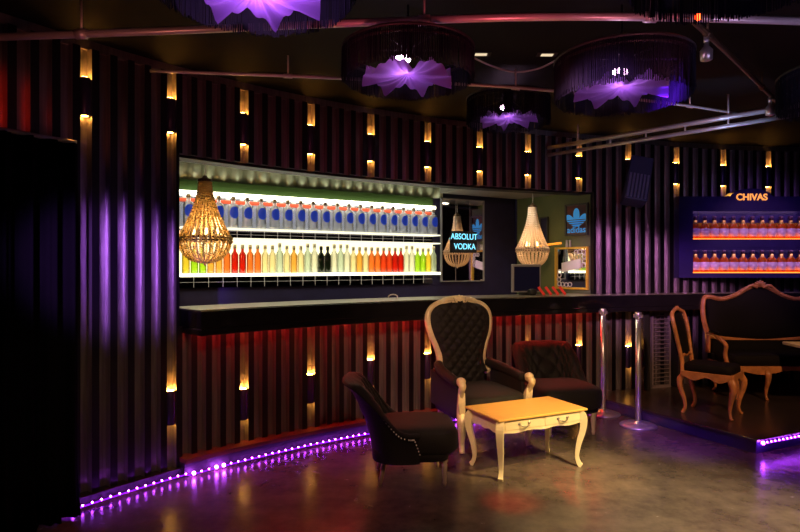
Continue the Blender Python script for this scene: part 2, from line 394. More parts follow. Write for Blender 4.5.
# ------------------------------------------------------------------ violet LED strips
def led_strip(name, pts, label, hot=(), spacing=.055, z=.022, nrm=None, base=True):
    t = empty(name, (0, 0, 0), 0, label, 'led strip', 'violet led strips along the floor edges')
    MB().sweep([(p.x, p.y, z) for p in pts], .0045, 6).build('light_channel', M['ledbase'], t)
    # resample
    d = 0; acc = []; i = 0; nxt = spacing / 2
    for a, b in zip(pts, pts[1:]):
        L = (b - a).length
        while nxt <= d + L: acc.append(a + (b - a) * ((nxt - d) / L)); nxt += spacing
        d += L
    mk = MB().ball((0, 0, 0), .0065, 6); me0 = None
    for k, p in enumerate(acc[:100]):
        hotm = any(abs(p.x - h) < .035 for h in hot)
        if hotm: o = MB().ball((0, 0, 0), .014, 6).build('diode', M['ledhot'], t)
        elif me0 is None: o = mk.build('diode', M['led'], t); me0 = o
        else: o = me0.copy(); COL.objects.link(o)
        o.location = (p.x, p.y, z + .007)
    return t
led_strip('led_strip', [off(-.35 + i * .05, .135) for i in range(30)] + [off(1.15 + i * .1, .165) for i in range(38)], 'violet led strip at the floor along the bar front, left half', hot=(-1.47, -1.33), spacing=.0580)
led_strip('led_strip', [off(5.0 + i * .1, .165) for i in range(27)], 'violet led strip at the floor behind the armchairs, by the stanchions', spacing=.07)
p0 = PC + dr * .03 - Vector((-.0, .016))
led_strip('led_strip', [p0 + dr * .2 * i - Vector((-dr.y, dr.x)) * .004 for i in range(12)], 'violet led strip under the lip of the raised platform, right frame edge', hot=(p0.x + .03,), z=.088, spacing=.05)
# ------------------------------------------------------------------ sconces
def make_sconce(loc, label, group, m, rz):
    t = empty('wall_sconce', loc, rz, label, 'wall sconce', group)
    H = .24
    kid(t, MB().lathe([(.031, 0), (.033, .004), (.033, H - .004), (.031, H), (.027, H), (.027, H - .02), (.0, H - .02)], 20).build('lamp_tube', M['sconce'], t))
    kid(t, MB().box((-.012, .025, H * .35), (.012, .07, H * .65)).build('wall_bracket', M['black'], t))
    kid(t, MB().lathe([(.0, H + .0005), (.024, H + .001), (.024, H + .003), (0, H + .0031)], 16).build('lamp_glow', m, t))
    kid(t, MB().lathe([(.0, -.003), (.020, -.002), (.020, 0.0001), (0, 0.0002)], 16).build('lamp_glow', M['amber_low'], t))
    return t
ups = [0,1,2,3,4,5,6,7,8,9,10,11,12]
first = None
for i, u in enumerate(ups):
    p, n = path(u); q = off(u, .035); rz = math.atan2(n.y, n.x) + math.pi/2
    lab = 'dark cylindrical up and down wall sconce near the ceiling, %s from the left' % ORD[i]
    if first is None: first = make_sconce((q.x, q.y, 2.45), lab, 'upper row of amber wall sconces', M['amber'], rz)
    else: copy_tree(first, (q.x, q.y, 2.45), rz, lab)
lows = [(1,.613),(2,.54),(3,.58),(4,.65),(5,.66),(6,.66),(7,.65),(8,.64),(9,.60),(10,.63)]
firstl = None
for i, (u, zt) in enumerate(lows):
    p, n = path(u); q = off(u, .035); rz = math.atan2(n.y, n.x) + math.pi/2
    lab = 'short cylindrical amber wall sconce low on the wall, %s from the left' % ORD[i]
    if firstl is None: firstl = make_sconce((q.x, q.y, zt - .24), lab, 'lower row of amber wall sconces', M['amber'], rz)
    else: copy_tree(firstl, (q.x, q.y, zt - .24), rz, lab)
# ------------------------------------------------------------------ curtain
mb = MB(); L = []
n = 260
for i in range(n + 1):
    u = -3.8 + (3.60) * i / n; f = .11 + .035 * math.sin(i * .42) + .012 * math.sin(i * 1.13 + 1)
    L.append((u, f))
zs = [0.01, .3, .8, 1.4, 2.0, 2.2, 2.235]
vs = []
for u, f in L:
    for z in zs:
        g = f + (.05 * math.sin(u * 60) * max(0, .3 - z) if z < .3 else 0) + (0.03 if z < .1 else 0); q = off(u, g + .06); vs.append((q.x, q.y, z))
k = len(zs)
mb.add(vs, [(i*k+j, (i+1)*k+j, (i+1)*k+j+1, i*k+j+1) for i in range(n) for j in range(k-1)], 0, True)
c = mb.build('curtain', M['curtain']); so = c.modifiers.new('thick', 'SOLIDIFY'); so.thickness = .006
tag(c, 'heavy black floor length pleated curtain at the left edge', 'curtain')
tag(MB().sweep([(off(-3.8 + .12*i, .17).x, off(-3.8 + .12*i, .17).y, 2.245) for i in range(31)], .012, 8).build('curtain_rail', M['pipe']), 'thin dark rail carrying the black curtain', 'curtain rail')
# ------------------------------------------------------------------ back bar shelves
s0, s1 = onback(178), onback(432)
def XBm(mb, a, b, mi=0): return mb.box(a, b, mi, XB)
cab = empty('back_bar_shelving', (A0.x, A0.y, 0), ANG, 'illuminated two tier bottle shelving on the wall behind the bar', 'shelving')
def lb(a, b, name, m, bevel=0): return MB().box(a, b).build(name, m, cab, bevel)
lb((s0, -.075, 2.135), (s1, 0.02, 2.168), 'light_strip', emat('bright_cream_strip', (1, .95, .68), 8.5))
lb((s0, -.02, 2.168), (s1, .025, HEAD - .04), 'top_panel', mat('dark_green_panel', (.03, .06, .015), .35))
lb((s0, -.01, 1.845), (s1, .02, 2.135), 'back_panel', M['back1'])
lb((s0, -.012, 2.072), (s1, .02, 2.108), 'red_reflection_band', M['red'])  # painted band for the red reflected in the mirrored back
lb((s0, -.17, 1.832), (s1, .02, 1.845), 'shelf_board', M['strip2'])
lb((s0, -.17, 1.742), (s1, .02, 1.755), 'shelf_board', M['strip2'])
lb((s0, -.012, 1.432), (s1, .02, 1.742), 'lit_back_panel', M['backlit'])
lb((s0, -.17, 1.405), (s1, .02, 1.432), 'shelf_board', M['strip'])
lb((s0, -.01, 1.755), (s1, .02, 1.832), 'mirror_band', M['darkmirror'])
lb((s0, -.01, 1.305), (s1, .02, 1.405), 'mirror_band', M['darkmirror'])
mbj = MB()
k = 0; s = s0
while s < s1:
    mbj.box((s, -.014, 1.755), (s + .004, -.009, 1.832)); mbj.box((s, -.014, 1.305), (s + .004, -.009, 1.405)); s += .13
mbj.box((s0, -.0135, 1.352), (s1, -.0095, 1.355)); mbj.box((s0, -.0135, 1.792), (s1, -.0095, 1.795)); mbj.box((s0, -.0125, 1.35), (s0 + .004, -.0092, 1.80))
mbj.build('mirror_joints', M['grout'], cab)
# divider + mirror at right
m0, m1 = onback(441), onback(484)
mir = empty('wall_mirror', (A0.x, A0.y, 0), ANG, 'tall tiled mirror right of the bottle shelves', 'mirror')
MB().box((m0 + .012, .0, 1.33), (m1 - .012, .02, 2.27)).build('mirror_glass', M['mirror'], mir)
fm = MB()
for a, b in (((m0, -.012, 1.318), (m0 + .012, .02, 2.282)), ((m1 - .012, -.012, 1.318), (m1, .02, 2.282)), ((m0, -.012, 1.318), (m1, .02, 1.33)), ((m0, -.012, 2.27), (m1, .02, 2.282))): fm.box(a, b)
fm.build('mirror_frame', M['plasticg'], mir)
jm = MB()
for x in (.33, .66): jm.box((m0 + (m1 - m0) * x, -.003, 1.33), (m0 + (m1 - m0) * x + .003, .0, 2.27))
jm.build('mirror_joints', M['grout'], mir)
# text helper
def text(body, size, name, m, parent, loc, rot, ext=.003, bold=0, sx=1):
    cu = bpy.data.curves.new(name, 'FONT'); cu.body = body; cu.size = size; cu.extrude = ext; cu.align_x = 'CENTER'; cu.align_y = 'CENTER'; cu.offset = bold
    tmp = bpy.data.objects.new(name + '_c', cu); COL.objects.link(tmp)
    bpy.context.view_layer.update(); dg = bpy.context.evaluated_depsgraph_get()
    me = bpy.data.meshes.new_from_object(tmp.evaluated_get(dg)); bpy.data.objects.remove(tmp)
    me.materials.clear(); me.materials.append(m)
    o = bpy.data.objects.new(name, me); COL.objects.link(o); o.parent = parent; o.location = loc; o.rotation_euler = rot; o.scale = (sx, 1, 1)
    return o
sn = empty('neon_sign', (A0.x, A0.y, 0), ANG, 'cyan glowing two line neon sign in front of the tiled mirror', 'neon sign')
mc = onback(463.5)
MB().box((mc - .19, -.010, 1.655), (mc + .19, -.006, 1.905)).build('added_backing_board', M['black'], sn)  # black board added to block the letters' double in the mirror
text('ABSOLUT', .098, 'neon_letters', M['neon'], sn, (mc, -.014, 1.84), (R(90), 0, 0), .002, .0, .92)
text('VODKA', .098, 'neon_letters', M['neon'], sn, (mc + .01, -.014, 1.725), (R(90), 0, 0), .002, .0, .92)
mk = MB()
mk.box((mc - .15, -.006, 1.78), (mc - .14, -.0, 1.79)); mk.box((mc + .14, -.006, 1.78), (mc + .15, -.0, 1.79)); mk.build('sign_stand_off', M['chrome'], sn)
# bottles
def bottle(name, prof_s, m, capm, label, cat, group, lab=None, cap_h=.03, h=.29, r=.036, neck=.013, loc=(0,0,0), sh=.62, rz=0):
    t = empty(name, loc, rz, label, cat, group)
    kid(t, MB().lathe([(r*.9, 0), (r, .006), (r, h*sh), (r*.8, h*(sh+.06)), (neck*1.05, h*(sh+.13)), (neck, h - cap_h)], 12).build('glass_body', m, t))
    kid(t, MB().lathe([(neck*1.25, h - cap_h), (neck*1.25, h), (neck, h + .002)], 10).build('cap', capm, t))
    if lab:
        kid(t, MB().lathe([(r + .0008, h*lab[1]), (r + .0008, h*lab[2])], 12).build('label', lab[0], t))
    return t
def back_pt(s, y): q = XB @ Vector((s, y, 0)); return q.x, q.y
b0 = None; N1 = 21
for i in range(N1):
    s = s0 + .07 + (s1 - s0 - .12) * i / (N1 - 1); x, y = back_pt(s, -.10)
    lb_ = 'clear vodka bottle with blue lettering on the upper lit shelf, %s from the left' % ORD[i]
    if not b0:
        b0 = empty('vodka_bottle', (x, y, 1.846), ANG, lb_, 'bottle', 'vodka bottles on the upper shelf')
        kid(b0, MB().lathe([(.043, 0), (.047, .006), (.047, .190), (.038, .215), (.018, .225), (.0165, .26)], 14).build('glass_body', M['clear'], b0))
        kid(b0, MB().lathe([(.020, .255), (.020, .285), (.018, .287)], 10).build('cap', M['pale_cap'], b0))
        ov = MB()
        for th in range(-6, 7): pass
        # blue lettering block: curved oval patch on the front
        vs = []; 
        for a in range(9):
            for z in range(7):
                th = R(-90 + (a - 4) * 13); w = math.sqrt(max(0, 1 - ((z - 3) / 3.2) ** 2)); th = R(-90) + (th - R(-90)) * w
                vs.append((.0485 * math.cos(th), .0485 * math.sin(th), .085 + .018 * z))
        ov.add(vs, [(a*7+z, (a+1)*7+z, (a+1)*7+z+1, a*7+z+1) for a in range(8) for z in range(6)], 0, True)
        kid(b0, ov.build('blue_label', M['blue'], b0))
        kid(b0, MB().lathe([(.0, .003), (.038, .004), (.038, .028), (0, .03)], 12).build('glass_base', M['white'], b0))
    else: copy_tree(b0, (x, y, 1.846), ANG, lb_)
cols = {'lime': (.55, .85, .05), 'yellow': (1, .8, .1), 'red': (.75, .03, .01), 'orange': (1, .33, .07), 'cream': (1, .9, .6), 'white': (.95, .95, .85), 'dark green': (.02, .035, .015), 'frosted': (.75, .85, .75), 'amber': (1, .6, .15), 'scarlet': (.9, .12, .03)}
seq = ['yellow','lime','lime','amber','amber','orange','red','red','orange','orange','cream','cream','frosted','cream','amber','cream','frosted','white','dark green','dark green','white','frosted','white','cream','amber','cream','orange','orange','scarlet','scarlet','red','red','white','white','lime','lime','yellow','frosted']
pm = {}
for k_, c_ in cols.items(): pm[k_] = glassy('liquid_' + k_.replace(' ', '_'), c_, .42 if k_ != 'dark green' else .1, .08, .7)
protos = {}; cnt = {}
N2 = len(seq)
for i, c_ in enumerate(seq):
    s = s0 + .05 + (s1 - s0 - .09) * i / (N2 - 1); x, y = back_pt(s, -.09)
    lb_ = '%s bottle on the lower lit shelf, %s from the left' % (c_, ORD[i])
    if c_ in protos: copy_tree(protos[c_], (x, y, 1.433), ANG, lb_)
    else:
        tall = c_ in ('frosted', 'white'); 
        protos[c_] = bottle('spirit_bottle', None, pm[c_], M['pale_cap'] if c_ != 'dark green' else M['black'], lb_, 'bottle', 'spirit bottles on the lower shelf',
            cap_h=.035, sh=.64, h=.285 if tall else .262, r=.0335, neck=.0135, loc=(x, y, 1.433), rz=ANG)
# glass front shelf uprights
for i, x in enumerate((0.33, .66)):
    pass
# ------------------------------------------------------------------ crystal chandeliers
def chandelier(loc, rz, W, H, label, m, warm, arm=False):
    t = empty('crystal_chandelier', loc, rz, label, 'chandelier', 'beaded chandeliers over the bar')
    R0, R1 = W * .12, W / 2; zr = H * .30   # ring height above bottom
    MB().lathe([(R0 * .9, H * .97), (R0 * 1.15, H * .975), (R0 * 1.15, H), (R0 * .5, H + .01), (.012, H + .03)], 20).build('crown', M['bronze'], t)
    up = MB(); ns = 24
    for i in range(ns):
        th = 2 * math.pi * i / ns; nb = 22
        for j in range(nb + 1):
            f = j / nb; z = H * .96 + (zr - H * .96) * f; r = R0 + (R1 - R0) * (f ** 1.7)
            up.octa((r * math.cos(th), r * math.sin(th), z), .0115 + .004 * f)
    up.build('bead_strands', m, t)
    rg = MB()
    for dz in (0, -.022): rg.sweep([(R1 * 1.02 * math.cos(2*math.pi*i/32), R1 * 1.02 * math.sin(2*math.pi*i/32), zr + dz) for i in range(32)], .006, 6, closed=True)
    rg.build('ring', M['bronze'], t)
    pr = MB()
    for i in range(36):
        th = 2 * math.pi * i / 36
        for dz in (-.004, -.03): pr.octa((R1 * 1.04 * math.cos(th), R1 * 1.04 * math.sin(th), zr + dz), .014)
    pr.build('ring_crystals', m, t)
    bk = MB()
    for i in range(24):
        th = 2 * math.pi * i / 24
        for j in range(1, 13):
            f = j / 13 * math.pi / 2; bk.octa((R1 * math.cos(f) ** .8 * math.cos(th), R1 * math.cos(f) ** .8 * math.sin(th), zr - .02 - (zr - .03) * math.sin(f)), .0125)
    bk.octa((0, 0, 0.0), .02); bk.build('bead_basket', m, t)
    bb = MB()
    for i in range(4):
        th = math.pi / 2 * i + .4; bb.ball((R1 * .45 * math.cos(th), R1 * .45 * math.sin(th), zr + .05), .017, 8, sc=(1, 1, 1.5))
    bb.build('bulbs', M['bulb'], t)
    MB().sweep([(0, 0, H + .02), (.004, 0, H + .08), (0, 0, max(H + .1, 2.32 - loc[2]))], .004, 6).build('hanging_cord', M['chrome'], t)
    if arm:
        MB().sweep(crom([(R1 * .3, -.03, zr + .02), (R1 + .02, -.03, zr + .045), (R1 + .14, -.03, zr + .06)], 6), .013, 8).build('brass_arm', mat('brass_painted_highlight', (1, .4, .05), .4, emit=(1, .35, .03), estr=.9), t)  # brass arm; orange emission paints its bright highlight
    l = bpy.data.lights.new('chandelier_light', 'POINT'); l.energy = warm; l.color = (1, .55, .22); l.shadow_soft_size = .06
    lo = bpy.data.objects.new('chandelier_light', l); COL.objects.link(lo); lo.location = (loc[0], loc[1], loc[2] + zr + .06)
    return t
zc = 4.68; chandelier((PX(205, zc), zc, 1.5 + 3 * zc / F), 0, .40, .675, 'large amber beaded crystal chandelier in front of the left end of the shelves', M['crystal'], 6)
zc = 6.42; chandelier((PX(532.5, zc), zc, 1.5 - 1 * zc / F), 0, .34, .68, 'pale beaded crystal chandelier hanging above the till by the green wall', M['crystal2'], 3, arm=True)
# recessed spot over the right chandelier
p = (PX(525, 6.25), 6.25, HEAD + .018)
t = empty('recessed_spotlight', p, 0, 'round white recessed spotlight in the bar ceiling above the right chandelier', 'spotlight')
MB().lathe([(.10, -.012), (.105, -.008), (.105, .0)], 24).build('trim_ring', M['white'], t)
MB().lathe([(.0, -.016), (.088, -.0155), (.088, -.0125)], 24).build('lens', emat('spot_lens', (1, .85, .62), 9), t)
l = bpy.data.lights.new('recessed_spot', 'SPOT'); l.energy = 45; l.color = (1, .85, .62); l.spot_size = R(130); l.spot_blend = .8; l.shadow_soft_size = .08
lo = bpy.data.objects.new('recessed_spot', l); COL.objects.link(lo); lo.location = (p[0], p[1], p[2] - .03)
# ------------------------------------------------------------------ things on green side wall
def side_t(x): k = (x - 400) / F; return (k * C0.y - C0.x) / (DS.x - k * DS.y)
a, b = side_t(566), side_t(589)
po = empty('framed_poster', (C0.x, C0.y, 0), ANS, 'dark framed poster with a blue three leaf emblem on the green wall', 'poster')
def frame(parent, a, b, z0, z1, w, m, d=.03, name='frame'):
    f = MB()
    for p_, q_ in (((a, -d, z0), (a + w, -.001, z1)), ((b - w, -d, z0), (b, -.001, z1)), ((a + w, -d, z0), (b - w, -.001, z0 + w)), ((a + w, -d, z1 - w), (b - w, -.001, z1))): f.box(p_, q_)
    return f.build(name, m, parent, .003)
frame(po, a, b, 1.84, 2.20, .022, M['greyframe'])
MB().box((a + .02, -.015, 1.86), (b - .02, -.004, 2.18)).build('printed_sheet', M['posterbg'], po)
lc = (a + b) / 2; lg = MB()
def leaf(ang, l, w, base):
    pts = []
    for i in range(24):
        f = i / 12; th = math.pi * f
        u = l * (1 - math.cos(th)) / 2; v = w * math.sin(th) * (.55 + .45 * (u / l))
        pts.append((base[0] + u * math.sin(ang) + v * math.cos(ang), base[1] + u * math.cos(ang) - v * math.sin(ang)))
    return pts
YZ = Matrix(((1,0,0,0),(0,0,1,0),(0,1,0,0),(0,0,0,1)))
for ang, l in ((0, .205), (R(-46), .185), (R(46), .185)):
    lg.prism([(x, -z) if False else (x, z) for x, z in leaf(ang, l, .050, (lc, 1.945))], -.019, -.016, X=YZ)
lg.build('leaf_emblem', M['logo'], po)
st = MB()
for z in (1.966, 1.990, 2.014): st.box((lc - .12, -.0215, z), (lc + .12, -.0192, z + .009))
st.build('emblem_stripes', M['posterbg'], po)
text('adidas', .10, 'lettering', M['logo'], po, (lc, -.018, 1.905), (R(90), 0, 0), .001, .0015)
a, b = side_t(556), side_t(589)
fmz0, fmz1 = 1.235, 1.715
ym = empty('framed_mirror', (C0.x, C0.y, 0), ANS, 'yellow framed mirror with white ring ornaments below the poster', 'mirror')
frame(ym, a, b, fmz0, fmz1, .024, M['yellowframe'])
MB().box((a + .02, -.010, fmz0 + .02), (b - .02, -.002, fmz1 - .02)).build('mirror_glass', M['mirror'], ym)
def ring(cx, cz, r=.024):
    MB().sweep([(cx + r * math.cos(2*math.pi*i/14), -.014, cz + r * math.sin(2*math.pi*i/14)) for i in range(14)], .0045, 5, closed=True).build('ring_ornament', M['white'], ym)
for cx, cz in ((b-.06, fmz1-.06), (b-.11, fmz1-.055), (b-.16, fmz1-.06), (b-.055, fmz1-.11), (b-.05, fmz1-.16), (b-.06, fmz1-.205), (a+.055, fmz0+.06), (a+.10, fmz0+.055), (a+.15, fmz0+.05), (a+.05, fmz0+.11), (a+.055, fmz0+.16), (a+.06, fmz0+.20), (a+.2, fmz0+.055)): ring(cx, cz)
MB().add([(a + .09, -.016, 1.43), (b - .10, -.016, 1.475), (b - .10, -.016, 1.585), (a + .09, -.016, 1.535), (a + .09, -.012, 1.43), (b - .10, -.012, 1.475), (b - .10, -.012, 1.585), (a + .09, -.012, 1.535)], [(0,1,2,3),(7,6,5,4),(0,4,5,1),(1,5,6,2),(2,6,7,3),(3,7,4,0)]).build('white_card', M['white'], ym)
orn = XS @ Vector(((a + b) / 2 - .05, -.016, fmz1))
for i, dx in enumerate((0, .045)):
    q = XS @ Vector(((a + b) / 2 - .06 + dx, -.016, fmz1 + .001))
    tag(MB().lathe([(.012, 0), (.014, .01), (.011, .06), (.014, .075), (.004, .08)], 10, c=tuple(q)).build('votive_candle', M['white']), '%s small white candle standing on top of the yellow mirror frame' % ('left' if i == 0 else 'right'), 'candle', 'candles on the mirror frame')
# small dark frame between chandelier and poster
a, b = side_t(541), side_t(549)
df = empty('narrow_picture', (C0.x, C0.y, 0), ANS, 'narrow dark picture on the green wall right behind the chandelier', 'picture')
frame(df, a, b, 1.72, 2.08, .012, M['greyframe']); MB().box((a + .01, -.014, 1.73), (b - .01, -.003, 2.07)).build('print', M['indigo'], df)
# till
zt = 6.12
tl = empty('till_monitor', (PX(526, zt), zt, 1.193), R(14), 'dark touch screen till on the counter below the pale chandelier', 'till')
MB().box((-.165, -.02, .03), (.165, .02, .325)).build('screen_housing', M['plasticg'], tl, .008)
MB().box((-.145, -.0235, .045), (.145, -.0202, .30)).build('screen', M['screen'], tl)
MB().box((-.04, -.01, 0.0), (.04, .09, .06)).build('stand', M['black'], tl, .004)
MB().rbox((.03, -.08, .035), (.045, .05, .034), .7).build('card_reader', M['black'], tl)
for i in range(4):
    zz = 6.10 + .03 * i; x = PX(543 + 7.0 * i, zz)
    o = MB().box((-.014, -.004, 0), (.014, .004, .105)).build('menu_card', M['redcard'], bevel=.002)
    o.location = (x + .01, zz - .02, 1.195); o.rotation_euler = (R(-18), R(-32), R(10)); 
    tag(o, 'red upright menu card leaning on the counter beside the till, %s from the left' % ORD[i], 'menu card', 'red menu cards by the till')
# white loop on counter
u = 4.24; q = off(u, .20)
tag(MB().sweep([(q.x + .032 * math.cos(th) * 1.3, q.y + .01 * math.sin(2*th), 1.199 + .022 + .024 * math.sin(th)) for th in [R(a_) for a_ in range(-35, 216, 18)]], .005, 8).build('cable_loop', M['white']), 'small white cable loop lying on the counter left of the tall armchair', 'cable')
# ------------------------------------------------------------------ whisky cabinet
zc = 6.80
cx = PX(751, zc - .15); W = 1.66
wc = empty('whisky_cabinet', (cx, zc, 0), 0, 'indigo wall display cabinet with orange lit shelves and arched top', 'display cabinet')
zA, zB = 1.5 - 11.5 * zc / F, 1.5 + 68 * zc / F
h = W / 2; ix = h - .16
MB().box((-h, -.02, zA), (h, .10, zB)).build('back_board', M['cabinet'], wc)
fr_ = MB()
r2t, r2b = 1.5 + 18 * zc / F, 1.5 - 6 * zc / F
r1t, r1b = 1.5 + 56 * zc / F, 1.5 + 27 * zc / F
for a, b in (((-h, -.16, zA), (-ix, -.02, zB)), ((ix, -.16, zA), (h, -.02, zB)), ((-ix, -.16, zA), (ix, -.02, r2b - .01)), ((-ix, -.16, r2t), (ix, -.02, r1b - .01)), ((-ix, -.16, r1t), (ix, -.02, zB))): fr_.box(a, b)
pts = [(-h, zB), (h, zB)] + [(h * .30 * f, zB + .09 * (1 - abs(f) ** 3)) for f in [1, .8, .5, .2, 0, -.2, -.5, -.8, -1]]
fr_.prism(pts, -.16, -.02, X=YZ)
fr_.build('cabinet_frame', M['cabinet'], wc)
for z, zt_ in ((r1b, r1t), (r2b, r2t)):
    MB().box((-ix, -.15, z - .01), (ix, -.021, z - .001)).build('shelf_light', M['orange_strip'], wc)
    MB().box((-ix, -.024, z), (ix, -.0205, z + (zt_ - z) * .55)).build('lit_back_panel', emat('orange_back_glow', (1, .22, .04), .16), wc)
    MB().box((-ix, -.138, zt_ - .014), (ix, -.118, zt_ - .002)).build('added_top_light', emat('added_lilac_light', (.9, .5, .95), 5.5), wc)  # hidden strip added to light the bottle labels lilac
    MB().box((-ix, -.16, zt_ - .030), (ix, -.142, zt_ + .002)).build('shelf_lip', M['cabinet'], wc)  # lip added in front to hide the added strip
text('CHIVAS', .105, 'lettering', M['letters'], wc, (0, -.166, 1.5 + 67 * zc / F), (R(90), 0, 0), .004, .002, sx=1.0)
wb = None; NW = 12
for row, z in enumerate((r1b, r2b)):
    for i in range(NW):
        x = cx - ix + .062 + (2 * ix - .124) * i / (NW - 1)
        lb_ = 'amber whisky bottle with silver label on the %s cabinet shelf, %s from the left' % ('upper' if row == 0 else 'lower', ORD[i])
        if not wb:
            wb = empty('whisky_bottle', (x, zc - .088, z), 0, lb_, 'bottle', 'whisky bottles in the indigo cabinet')
            kid(wb, MB().lathe([(.046, 0), (.050, .005), (.050, .13), (.042, .158), (.019, .18), (.017, .22)], 14).build('glass_body', M['whisky'], wb))
            kid(wb, MB().lathe([(.021, .21), (.021, .258), (.017, .26)], 10).build('cap', mat('dark_cap', (.08, .03, .08), .35, .4), wb))
            kid(wb, MB().lathe([(.0435, .15), (.0225, .18), (.021, .21)], 14).build('gold_collar', M['gold'], wb))
            kid(wb, MB().lathe([(.0508, .025), (.0508, .115)], 14).build('label', M['lilac_label'], wb))
        else: copy_tree(wb, (x, zc - .088, z), 0, lb_)
# ------------------------------------------------------------------ speaker on bracket (tilted, upper right)
zc = 6.42
sp = empty('wall_speaker', (PX(637, zc), zc, 1.5 + 86 * zc / F), 0, 'tilted dark ribbed loudspeaker hanging high on the right wall', 'speaker')
o = MB().box((-.12, -.11, -.28), (.12, .11, .24)).build('housing', M['speaker'], sp, .012); o.rotation_euler = (R(-16), R(12), R(-10))
gr = MB()
for i in range(6): gr.box((-.105 + .037 * i, -.124, -.26), (-.085 + .037 * i, -.1105, .02))
g = gr.build('grille_ribs', mat('violet_grille', (.30, .28, .55), .35, .4), sp); g.rotation_euler = (R(-16), R(12), R(-10))
MB().sweep([(0, .12, .05), (0, .2, .22), (.02, .2, CEIL - (1.5 + 86 * zc / F))], .014, 8).build('bracket', M['black'], sp)
# louvered panel under right counter
p, nrm = path(9.62); q = off(9.62, .085); rz = math.atan2(nrm.y, nrm.x) + math.pi/2
lv = empty('louvered_panel', (q.x, q.y, PH), rz, 'grey louvered panel below the counter behind the carved chair', 'louver panel')
w = .13
fl = MB()
for a, b in (((-w, -.02, .02), (-w + .02, .012, .86)), ((w - .02, -.02, .02), (w, .012, .86)), ((-w, -.02, .0), (w, .012, .03)), ((-w, -.02, .84), (w, .012, .87))): fl.box(a, b)
fl.build('frame', M['louver'], lv)
sl = MB()
for i in range(17): sl.box((-w + .02, -.016, 0), (w - .02, .006, .007), X=Matrix.Translation((0, 0, .06 + .047 * i)) @ Matrix.Rotation(R(-35), 4, 'X'))
sl.build('slats', M['louver'], lv)
for i, u in enumerate((9.22, 9.93)):
    q = off(u, .125)
    o = MB().box((-.04, -.05, PH), (.04, .05, 1.02)).build('support_post', M['black'], bevel=.004); o.location = (q.x, q.y, 0.001); o.rotation_euler = (0, 0, rz)
    tag(o, 'black square post under the counter, %s of the louvered panel' % ('left' if i == 0 else 'right'), 'post', 'posts under the right counter')
# ------------------------------------------------------------------ stanchions
def stanchion(X, Y, z, label, H=1.07):
    t = empty('stanchion', (X, Y, z), 0, label, 'barrier post', 'chrome barrier posts')
    MB().lathe([(.165, 0), (.168, .006), (.160, .016), (.10, .026), (.04, .034), (.034, .05)], 36).build('base', M['chrome'], t)
    MB().lathe([(.026, .03), (.026, H - .06)], 20).build('pole', M['chrome'], t)
    MB().lathe([(.027, H - .065), (.031, H - .06), (.031, H - .012), (.028, H - .004), (.012, H)], 20).build('cap', M['chrome'], t)
    rc = MB()
    for k in range(4):
        th = R(45 + 90 * k); rc.box((.028, -.008, H - .055), (.043, .008, H - .025), X=Matrix.Rotation(th, 4, 'Z'))
    rc.build('rope_clip', M['chrome'], t)
stanchion(2.235, 5.44, 0, 'chrome barrier post with round base nearest the carved chair'); stanchion(2.06, 5.88, 0, 'chrome barrier post behind and left of the nearer one')
# ------------------------------------------------------------------ pipes and ceiling things
def pipe(name, pts, r, m, label, cat, joints=()):
    t = empty(name, (0, 0, 0), 0, label, cat)
    MB().sweep(crom(pts, 6), r, 12).build('tube', m, t)
    P = [Vector(p) for p in pts]
    for a in joints:
        i = int(a); d = (P[min(i+1, len(P)-1)] - P[i]); c_ = P[i] + d * (a - i); d.normalize()
        MB().sweep([c_ - d * .03, c_ + d * .03], r * 1.35, 12).build('pipe_joint', m, t)
    for a in (joints or (0.5,)):
        i = int(a); c_ = P[i] + (P[min(i+1, len(P)-1)] - P[i]) * (a - i)
        MB().sweep([c_ + Vector((0, 0, r)), Vector((c_.x, c_.y, CEIL))], .006, 6).build('hanger_rod', m, t)
    return t
def h2z(y, hh): return (hh - 1.5) * F / (266 - y)
def pp(x, y, hh): z = h2z(y, hh); return (PX(x, z), z, hh)
pipe('ceiling_pipe', [pp(-60, 39, 2.75), pp(0, 37, 2.75), pp(165, 31, 2.75), pp(350, 23, 2.75), pp(500, 17.5, 2.75), pp(600, 16.5, 2.75), pp(700, 18, 2.75), pp(860, 23, 2.75)], .020, M['pipe'], 'long bright steel pipe crossing the whole ceiling nearest the viewer', 'pipe', (1.5, 3.5, 5.5))
pipe('ceiling_pipe', [pp(150, 71, 2.80), pp(240, 74, 2.8), pp(335, 78, 2.80), pp(475, 85, 2.80), pp(555, 91, 2.8), pp(675, 104, 2.8), pp(745, 115, 2.8)], .011, M['pipe'], 'thin curved reddish pipe following the top of the ribbed wall', 'pipe', (1.5, 3.5, 5.2))
tr = empty('lighting_truss', (0, 0, 0), 0, 'pair of parallel steel truss pipes at the upper right', 'truss')
P0, P1 = Vector(pp(548, 148, 2.75)), Vector(pp(830, 99.5, 2.75)); dz = Vector((0, 0, -.075))
MB().sweep([P0, P1], .022, 12).build('upper_pipe', M['pipe'], tr); MB().sweep([P0 + dz, P1 + dz], .018, 12).build('lower_pipe', M['pipe'], tr)
rg = MB()
for i in range(1, 7): c_ = P0 + (P1 - P0) * i / 7; rg.sweep([c_, c_ + dz], .008, 6)
for i in (1, 5): c_ = P0 + (P1 - P0) * i / 7; rg.sweep([c_, Vector((c_.x, c_.y, CEIL))], .008, 6)
rg.build('rungs', M['pipe'], tr)
pipe('diagonal_pipe', [pp(690, 18, 2.83), pp(735, 60, 2.83), pp(783, 108, 2.83)], .016, M['bronze'], 'brown diagonal pipe running back from the red lamp to the truss', 'pipe', (.35, 1.5))
